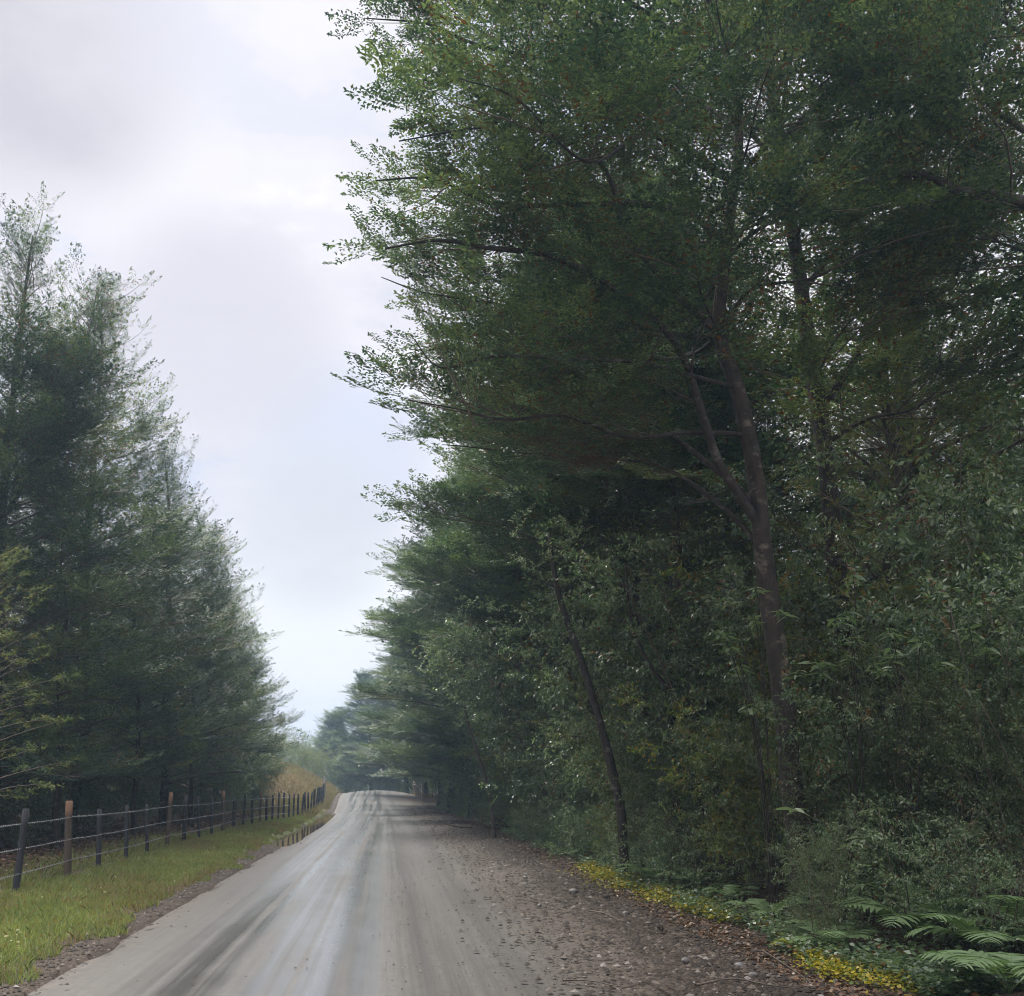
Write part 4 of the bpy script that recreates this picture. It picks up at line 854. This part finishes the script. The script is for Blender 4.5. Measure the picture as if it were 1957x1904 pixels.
for px, py, Y_, L, nf, lb, sep in [
  (1750, 1800, 8.6, 0.95, 9, 'big green fern in the middle of the fern patch at lower right', True),
  (1880, 1830, 8.2, 0.95, 8, 'big green fern right of the middle one, drooping to the yellow leaves', True),
  (1960, 1800, 8.3, 0.9, 7, 'green fern cut off by the right edge of the photo', True),
  (1930, 1900, 7.5, 0.85, 7, 'green fern in the bottom right corner', True),
  (1590, 1820, 8.8, 0.62, 6, 'smaller pale fern between the yellow frond and the big ferns', True),
  (1470, 1765, 10.0, 0.6, 6, 'small fern left of the yellow frond at the edge of the gravel', True),
  (1700, 1740, 9.6, 0.75, 6, 'dark fern half hidden behind the middle fern', False),
  (1330, 1700, 12.5, 0.7, 7, 'upright fern above the long yellow patch', False),
  (1245, 1690, 14.0, 0.75, 7, 'bluish fern directly behind the start of the long yellow patch', False),
  (1150, 1645, 17.0, 0.75, 6, 'farthest fern, left of the long yellow patch', False),
  (1395, 1725, 11.4, 0.55, 6, 'short fern at the right end of the long yellow patch', False)]:
    p = gp(px, py); fern((p[0], p[1], Hs(p[0], p[1])), L, nf, lb, px, 'fern', sep)
p = gp(1507, 1815); fern((p[0], p[1], p[2]), 0.30, 3, 'single small yellow fern frond at the edge of the gravel', 9, 'fern_y', True, (2.6, 4.6), 10)

# ------------------------------------------------------------------ ground cover
def scatter_leaves(pts, L, Wd, material, name, rg, rise=0.03, tilt=0.5, **props):
    n = len(pts); a = rg.uniform(0, 2 * pi, n)
    D = np.stack([np.cos(a), np.sin(a), rg.uniform(-0.2, 0.4, n)], 1); Nn = UP + rg.normal(size=(n, 3)) * tilt
    B = pts + np.stack([0 * a, 0 * a, rg.uniform(0, rise, n)], 1); s = rg.uniform(0.6, 1.3, n)
    lv = leaves(B, D, Nn, L * s, Wd * s)
    return link(name, new_mesh(name, lv.reshape(-1, 3), np.arange(n * 4).reshape(-1, 4), material, tint=rg.uniform(0, 1, n)), **props)
def onground(x, y): return np.stack([x, y, H(x, y)], 1)
rg = np.random.default_rng(77)
def patch_px(polyline, half, n, far):
    pp = np.array([gp(a, b_) for a, b_ in polyline]); seg = np.linalg.norm(np.diff(pp, axis=0), axis=1); cum = np.concatenate([[0], np.cumsum(seg)])
    u = rg.uniform(0, cum[-1], n); x = np.interp(u, cum, pp[:, 0]); y = np.interp(u, cum, pp[:, 1])
    hw = half * np.sin(pi * np.clip(u / cum[-1], 0.04, 0.96)) ** 0.45 * (1 + 0.25 * np.sin(u * 5))
    o = rg.normal(size=n) * 0.55 + 0.3 * np.sin(u * 7.3); kk = rg.uniform(size=n) < np.clip(0.55 + 0.6 * np.sin(u * 4.1 + o * 2.5) + 0.4 * np.sin(u * 11 + 1), 0.12, 1)
    x, y, hw, o, n = x[kk], y[kk], hw[kk], o[kk], int(kk.sum())
    return onground(x + hw * o, y + 0.2 * rg.normal(size=n))
scatter_leaves(patch_px([(1125, 1655), (1180, 1685), (1260, 1710), (1330, 1738), (1400, 1765)], 0.46, 8500, 0), 0.044, 0.038, M['yellow'], 'yellow_groundcover', rg, 0.10, kind='stuff', label='long strip of yellow leaved groundcover beside the gravel')
scatter_leaves(patch_px([(1545, 1835), (1600, 1858), (1660, 1875), (1730, 1898)], 0.24, 3800, 0), 0.034, 0.030, M['yellow'], 'yellow_groundcover', rg, 0.09, kind='stuff', label='short bright yellow groundcover patch below the ferns')
# mixed creeping green along the foot of the thicket
n = 26000; y = 7 + 60 * rg.uniform(size=n) ** 1.7; x = road_c(y) + 3.85 + np.abs(rg.normal(size=n)) * 0.6 + 0.15 * np.sin(y * 1.9)
scatter_leaves(onground(x, y), 0.06, 0.034, M['broad'], 'creeping_plants', rg, 0.16, kind='stuff')
n = 9000; y = 6 + 50 * rg.uniform(size=n) ** 1.8; x = road_c(y) + 3.3 + np.abs(rg.normal(size=n)) * 0.45
scatter_leaves(onground(x, y), 0.05, 0.03, M['litter'], 'leaf_litter', rg, 0.02, kind='stuff')
n = 26000; y = 10 + 60 * rg.uniform(size=n) ** 1.3; x = -5.6 - np.abs(rg.normal(size=n)) * 2.2
scatter_leaves(onground(x, y), 0.09, 0.05, M['litter'], 'leaf_litter', rg, 0.03, kind='stuff')
# grass verge
def grass(n, xf, y, hgt, material, name, **props):
    x = xf; z = H(x, y); a = rg.uniform(0, 2 * pi, n); h = hgt * rg.uniform(0.4, 1.3, n); wd = np.where(y > 25, 0.016, 0.008) * rg.uniform(0.7, 1.4, n)
    s = np.stack([np.cos(a), np.sin(a), 0 * a], 1); ln = rg.normal(size=(n, 2)) * 0.45
    b = np.stack([x, y, z], 1); tip = b + np.stack([ln[:, 0] * h, ln[:, 1] * h, h], 1); md = b + np.stack([ln[:, 0] * h * 0.3, ln[:, 1] * h * 0.3, h * 0.6], 1)
    v = np.stack([b - s * wd[:, None] / 2, b + s * wd[:, None] / 2, md + s * wd[:, None] * 0.4, tip, md - s * wd[:, None] * 0.4], 1)
    return link(name, new_mesh(name, v.reshape(-1, 3), np.arange(n * 5).reshape(-1, 5), material, tint=rg.uniform(0, 1, n)), **props)
n = 110000; y = 5.5 + 55 * rg.uniform(size=n) ** 1.55
edge = 0.16 * np.sin(y * 2.3) + 0.10 * np.sin(y * 5.1 + 1) + 0.12 * np.sin(y * 0.7)
u = rg.uniform(size=n); x = road_c(y) - 3.08 - 0.42 * ss(24, 30, y) * (1 - ss(60, 64, y)) + edge - u * (2.1 + 0.2 * np.sin(y))
grass(n, x, y, 0.075, M['grass'], 'grass', kind='stuff', label='short green verge grass between road and left fence')
n = 60000; y = 5.5 + 50 * rg.uniform(size=n) ** 1.55; u = rg.uniform(size=n); x = road_c(y) - 3.05 - 0.42 * ss(24, 30, y) - u * 2.3; k_ = (wavy(x * 1.7, y * 1.3) + 0.9 * (1 - ss(0.0, 0.14, u)) > 0.42 + 0.25 * rg.normal(size=n)); x, y = x[k_], y[k_]; n = len(x)
grass(n, x, y, 0.10, M['drygrass'], 'dry_grass', kind='stuff', label='yellowed patches in the verge grass')
n = 5000; y = 6 + 40 * rg.uniform(size=n) ** 1.6; x = road_c(y) - 3.3 - rg.uniform(size=n) * 2.0; k_ = wavy(x * 2.7 + 3, y * 2.1) > 0.3
scatter_leaves(onground(x[k_], y[k_]), 0.05, 0.032, M['grass'], 'verge_weeds', rg, 0.06, kind='stuff')
n = 26000; y = 49 + 45 * rg.uniform(size=n); x = road_c(y) - 3.15 - 0.3 * (1 - ss(60, 64, y)) - rg.uniform(size=n) ** 1.3 * 5.5
grass(n, x, y, 0.26, M['drygrass'], 'dry_grass', kind='stuff', label='straw coloured dry grass on the left bank near the crest')
n = 5000; y = 76 + 18 * rg.uniform(size=n); x = road_c(y) + 3.3 + rg.uniform(size=n) ** 1.3 * 1.2
grass(n, x, y, 0.22, M['drygrass'], 'dry_grass', kind='stuff', label='straw coloured grass under the far right fence')
n = 7000; y = 8 + 22 * rg.uniform(size=n); x = road_c(y) - 5.2 - np.abs(rg.normal(size=n)) * 0.7
grass(n, x, y, 0.16, M['grass'], 'grass', kind='stuff', label='longer weedy grass under the left fence wires')

# pebbles
def ico():
    import bmesh
    b = bmesh.new(); bmesh.ops.create_icosphere(b, subdivisions=1, radius=1.0); v = np.array([q.co[:] for q in b.verts]); f = np.array([[w.index for w in q.verts] for q in b.faces]); b.free(); return v, f
IV, IF = ico()
OV = np.array([[1, 0, 0], [0.31, 0.95, 0], [-0.81, 0.59, 0.1], [-0.81, -0.59, -0.1], [0.31, -0.95, 0.05], [0.1, 0.05, 1], [0, 0, -1]]); OF = np.array([[0, 1, 5], [1, 2, 5], [2, 3, 5], [3, 4, 5], [4, 0, 5]])
def pebbles(x, y, size, name, material, zf=None, **props):
    IV, IF = OV, OF
    n = len(x); z = (H(x, y) if zf is None else zf) ; a = rg.uniform(0, 2 * pi, n)
    sc = size[:, None] * np.stack([rg.uniform(0.8, 1.3, n), rg.uniform(0.7, 1.1, n), rg.uniform(0.45, 0.8, n)], 1)
    v = IV[None] * sc[:, None] * (1 + 0.12 * rg.normal(size=(n, len(IV), 1))); c, s = np.cos(a)[:, None], np.sin(a)[:, None]
    v = np.stack([v[..., 0] * c - v[..., 1] * s, v[..., 0] * s + v[..., 1] * c, v[..., 2]], -1) + np.stack([x, y, z + size * 0.25], 1)[:, None]
    f = (IF[None] + np.arange(n)[:, None, None] * len(IV)).reshape(-1, 3)
    return link(name, new_mesh(name, v.reshape(-1, 3), f, material, False, tint=np.repeat(rg.uniform(0, 1, n) ** 2.8, len(IF))), **props)
n = 34000; y = 5.6 + 60 * rg.uniform(size=n) ** 2.6; uu = 2.85 + rg.normal(size=n) * 0.75; uu = np.clip(uu, 0.7 + rg.uniform(size=n), 4.3)
pebbles(road_c(y) + uu, y, (0.009 + 0.026 * rg.uniform(size=n) ** 4) * (1 + y * 0.012), 'gravel', M['pebble'], kind='stuff', label='loose gravel along the right edge of the road')
n = 8000; y = 6.5 + 55 * rg.uniform(size=n) ** 1.8; uu = -2.98 + rg.normal(size=n) * 0.15 - 0.45 * (rg.uniform(size=n) < 0.5) * ss(24, 30, y) * (1 - ss(60, 64, y)) + 0.32 * (rg.uniform(size=n) < 0.3) * ss(24, 30, y) * (1 - ss(60, 64, y))
pebbles(road_c(y) + uu, y, (0.007 + 0.02 * rg.uniform(size=n) ** 4) * (1 + y * 0.006), 'gravel', M['pebble'], kind='stuff', label='band of gravel and clods between road and left verge')
n = 3200; y = 5.6 + 40 * rg.uniform(size=n) ** 1.8; uu = rg.uniform(-2.6, 2.3, n); uu = np.where(rg.uniform(size=n) < 0.8, np.abs(uu), uu)
pebbles(road_c(y) + uu, y, 0.004 + 0.013 * rg.uniform(size=n) ** 4, 'gravel', M['pebble'], zf=road_z(y) - 0.05 * (np.abs(uu) / 3) ** 2, kind='stuff', label='scattered grit on the packed road')

# single stones one can pick out
def stone(px, py, r, label, k, matn='stone'):
    import bmesh
    r = r * 0.8; b = bmesh.new(); bmesh.ops.create_icosphere(b, subdivisions=3, radius=1.0); rq = np.random.default_rng(k)
    dirs = unit(rq.normal(size=(7, 3)))
    for q_ in b.verts:
        c_ = np.array(q_.co[:]); s_ = 1 + 0.07 * sum(np.sin(2.5 * c_ @ d_ + j) for j, d_ in enumerate(dirs)) / 1.5
        q_.co = Vector(c_ * s_ * np.array([r * 1.25, r * 0.95, r * 0.7]))
    me = bpy.data.meshes.new('stone'); b.to_mesh(me); b.free(); me.materials.append(M[matn]); me.polygons.foreach_set('use_smooth', np.ones(len(me.polygons), bool))
    p = gp(px, py); o = link('stone', me, None, (p[0], p[1], Hs(p[0], p[1]) + r * 0.22), label=label, category='stone', group='stones on the gravel shoulder'); o.rotation_euler = (0, 0, k)
for k, a in enumerate([(1096, 1706, 0.075, 'pale oval stone alone on the gravel left of the long yellow patch'), (1197, 1748, 0.055, 'pale stone beside the twig below the long yellow patch'),
     (1413, 1848, 0.055, 'whitish stone near the right end of the gravel, under the small fern'), (1438, 1866, 0.045, 'grey stone beside the whitish one at the gravel edge'),
     (1160, 1716, 0.055, 'dark stone right of the pale oval one', 'pebble'), (1030, 1732, 0.04, 'greyish stone in the middle of the gravel band'), (1260, 1775, 0.05, 'brown grey stone below the yellow strip', 'pebble'),
     (1310, 1838, 0.045, 'light stone in the lower part of the gravel shoulder'), (1004, 1678, 0.05, 'small pale stone high on the gravel shoulder')]): stone(a[0], a[1], a[2], a[3], k + 3, a[4] if len(a) > 4 else 'stone')
# fallen twigs
for k, (pts, r, lb) in enumerate([([(1128, 1744), (1160, 1752), (1185, 1766), (1210, 1768)], 0.010, 'short pale fallen twig below the long yellow patch'),
     ([(1075, 1878), (1130, 1882), (1180, 1895), (1230, 1902)], 0.007, 'thin curved fallen twig near the bottom of the gravel'),
     ([(1330, 1888), (1400, 1878), (1470, 1893), (1530, 1902)], 0.009, 'long dark fallen twig at the bottom right of the gravel'),
     ([(1460, 1822), (1500, 1850), (1540, 1880), (1560, 1902)], 0.008, 'forked fallen twig left of the short yellow patch')]):
    pp = smooth_path([gp(a, b_) + np.array([0, 0, 0.02 + 0.01 * i]) for i, (a, b_) in enumerate(pts)], 4); w = Wood(); w.tube(pp - pp[0], np.linspace(r, r * 0.4, len(pp)), 6)
    link('fallen_twig', w.mesh('fallen_twig', M['stem']), None, pp[0], label=lb, category='twig', group='fallen twigs on the gravel')
# uprooted brush heap at the foot of the thicket
hb = gp(930, 1585); hb[0] += 0.7; t = thing('brush_pile', 'heap of dead branches and brown fern at the foot of the far thicket', 'brush pile', (hb[0], hb[1], Hs(hb[0], hb[1])))
w = Wood(); rq = np.random.default_rng(5)
for k in range(26):
    w.tube(grow(rq.normal(size=3) * [0.5, 1.2, 0.05], rq.uniform(0, 6), rq.uniform(0, 0.7), rq.uniform(-0.4, 0.3), rq.uniform(0.5, 1.2), rq, 5, 0.3), np.linspace(0.03, 0.008, 6), 5)
link('dead_branches', w.mesh('dead_branches', M['bark_red']), t, kind='stuff')
fo = Foliage()
for k in range(60): fo.add(rq.normal(size=3) * [0.5, 1.3, 0.12] + [0, 0, 0.2], rq.normal(size=3), 0.5)
link('dead_leaves', fo.mesh('dead_leaves', PR_BROAD, M['litter'], rq, 0.8), t, kind='stuff')

# ------------------------------------------------------------------ left fence
def fence_x(y): return -5.14 + 1.10 * ss(32, 56, y) - 0.9 * ss(62, 84, y)
fy = [11.0, 12.9, 14.8, 17.1, 18.8, 20.7, 22.5, 24.5, 26.4, 28.4, 30.4, 32.4, 34.4, 36.3, 38.0] + [39.6 + 1.35 * i for i in range(28)]
FN = thing('wire_fence', 'wire and post fence along the left verge climbing to the bank', 'fence', (-5.42, 11.0, Hs(-5.42, 11.0))); f0 = np.array(FN.location)
def post_mesh(r, h, matn, seed, square=False):
    rg_ = np.random.default_rng(seed); n_ = 4 if square else 10; pts = np.stack([0.012 * np.sin(np.linspace(0, 3, 7) + seed), 0 * np.linspace(0, 1, 7), np.linspace(-0.15, h, 7)], 1)
    v, q_, t_ = tube(pts, np.array([r, r, r, r * .98, r * .97, r * .96, r * .9]), n_, 0.03, rg_); return new_mesh('post', v, [q_, t_], M[matn], not square)
PM = {'dark': [post_mesh(0.044, 1.12, 'post_dark', i, False) for i in range(3)], 'pale': [post_mesh(0.054, 1.22, 'post_pale', i + 9) for i in range(2)], 'grey': [post_mesh(0.055, 1.22, 'post_grey', i + 20) for i in range(2)]}
tops = []
for i, y in enumerate(fy):
    x = float(fence_x(y)); z = Hs(x, y); kind = 'pale' if i in (3, 7, 11, 15) else ('grey' if i > 36 else 'dark'); lean = rg.normal() * 0.018
    o = link('post', PM[kind][i % 2], FN); o.location = Vector((x, y, z)) - Vector(f0); k_ = rg.uniform(0.85, 1.15); o.rotation_euler = (lean * 1.6, rg.normal() * 0.03, rg.uniform(0, 6)); o.scale = (k_, k_, rg.uniform(0.93, 1.07))
    if kind == 'pale': o['label'] = 'rounded post of pale rusty wood, taller than the dark ones'
    tops.append((x, y, z))
tops = np.array(tops)
for hw_ in (0.95, 0.60, 0.26):
    pts = []
    for i in range(len(tops) - 1):
        for s_ in (0, 0.33, 0.66): q_ = tops[i] + (tops[i + 1] - tops[i]) * s_; pts.append(q_ + [0.058, 0, hw_ + 0.005 * sin(i * 1.7 + hw_ * 9) - 0.02 * s_ * (1 - s_)])
    pts.append(tops[-1] + [0.058, 0, hw_]); w = Wood(); w.tube(np.array(pts) - f0, np.full(len(pts), 0.0036), 4)
    for p_ in smooth_path(pts[:60], 8)[::1]:
        w.tube(np.array([p_ - f0 + [0, -0.012, -0.014], p_ - f0 + [0, 0.012, 0.014]]), [0.003, 0.003], 3)
    link('wire', w.mesh('wire', M['wire'], False), FN)
# far right fence
F2 = thing('wooden_fence', 'short pale wooden fence beside the crest on the right', 'fence', (2.9, 74, Hs(2.9, 74))); f2 = np.array(F2.location)
for i, y in enumerate([72, 73.6, 76, 78.5, 81, 83.5, 86, 88.5]):
    x = float(road_c(y)) + 3.35; o = link('post', PM['grey'][i % 2], F2); o.location = Vector((x, y, Hs(x, y))) - Vector(f2); o.scale = (1.3, 1.3, 1.35 if i < 2 else 0.9); o.rotation_euler = (0, rg.normal() * 0.04, i)
for y0, y1, hh in ((72, 76, 1.15), (72, 76, 0.7), (76, 88.5, 0.85)):
    pa = np.array([[float(road_c(a)) + 3.35 - 0.07, a, Hs(float(road_c(a)) + 3.35, a) + hh] for a in np.linspace(y0, y1, 6)]); w = Wood(); w.tube(pa - f2, np.full(6, 0.03), 6); link('rail', w.mesh('rail', M['post_grey']), F2)

# ------------------------------------------------------------------ air
m = bpy.data.materials.new('haze'); m.use_nodes = True; t = m.node_tree; t.nodes.clear()
out = N(t, 'ShaderNodeOutputMaterial'); v = N(t, 'ShaderNodeVolumePrincipled'); v.inputs['Color'].default_value = (0.55, 0.76, 1.0, 1); v.inputs['Density'].default_value = 0.0013; v.inputs['Anisotropy'].default_value = 0.2
t.links.new(v.outputs[0], out.inputs['Volume'])
a, b_ = np.array([-430, -20, -8.0]), np.array([430, 440, 30.0])
cv = np.array([[(a, b_)[i][0], (a, b_)[j][1], (a, b_)[k][2]] for i in (0, 1) for j in (0, 1) for k in (0, 1)])
link('haze', new_mesh('haze', cv, np.array([[0, 1, 3, 2], [4, 6, 7, 5], [0, 4, 5, 1], [2, 3, 7, 6], [0, 2, 6, 4], [1, 5, 7, 3]]), m), kind='stuff')
nt_ = sum(sum(len(p.vertices) - 2 for p in me.polygons) if len(me.polygons) < 2000 else len(me.polygons) * (2 if len(me.polygons[0].vertices) > 3 else 1) for me in bpy.data.meshes)
print('unique triangles', nt_)
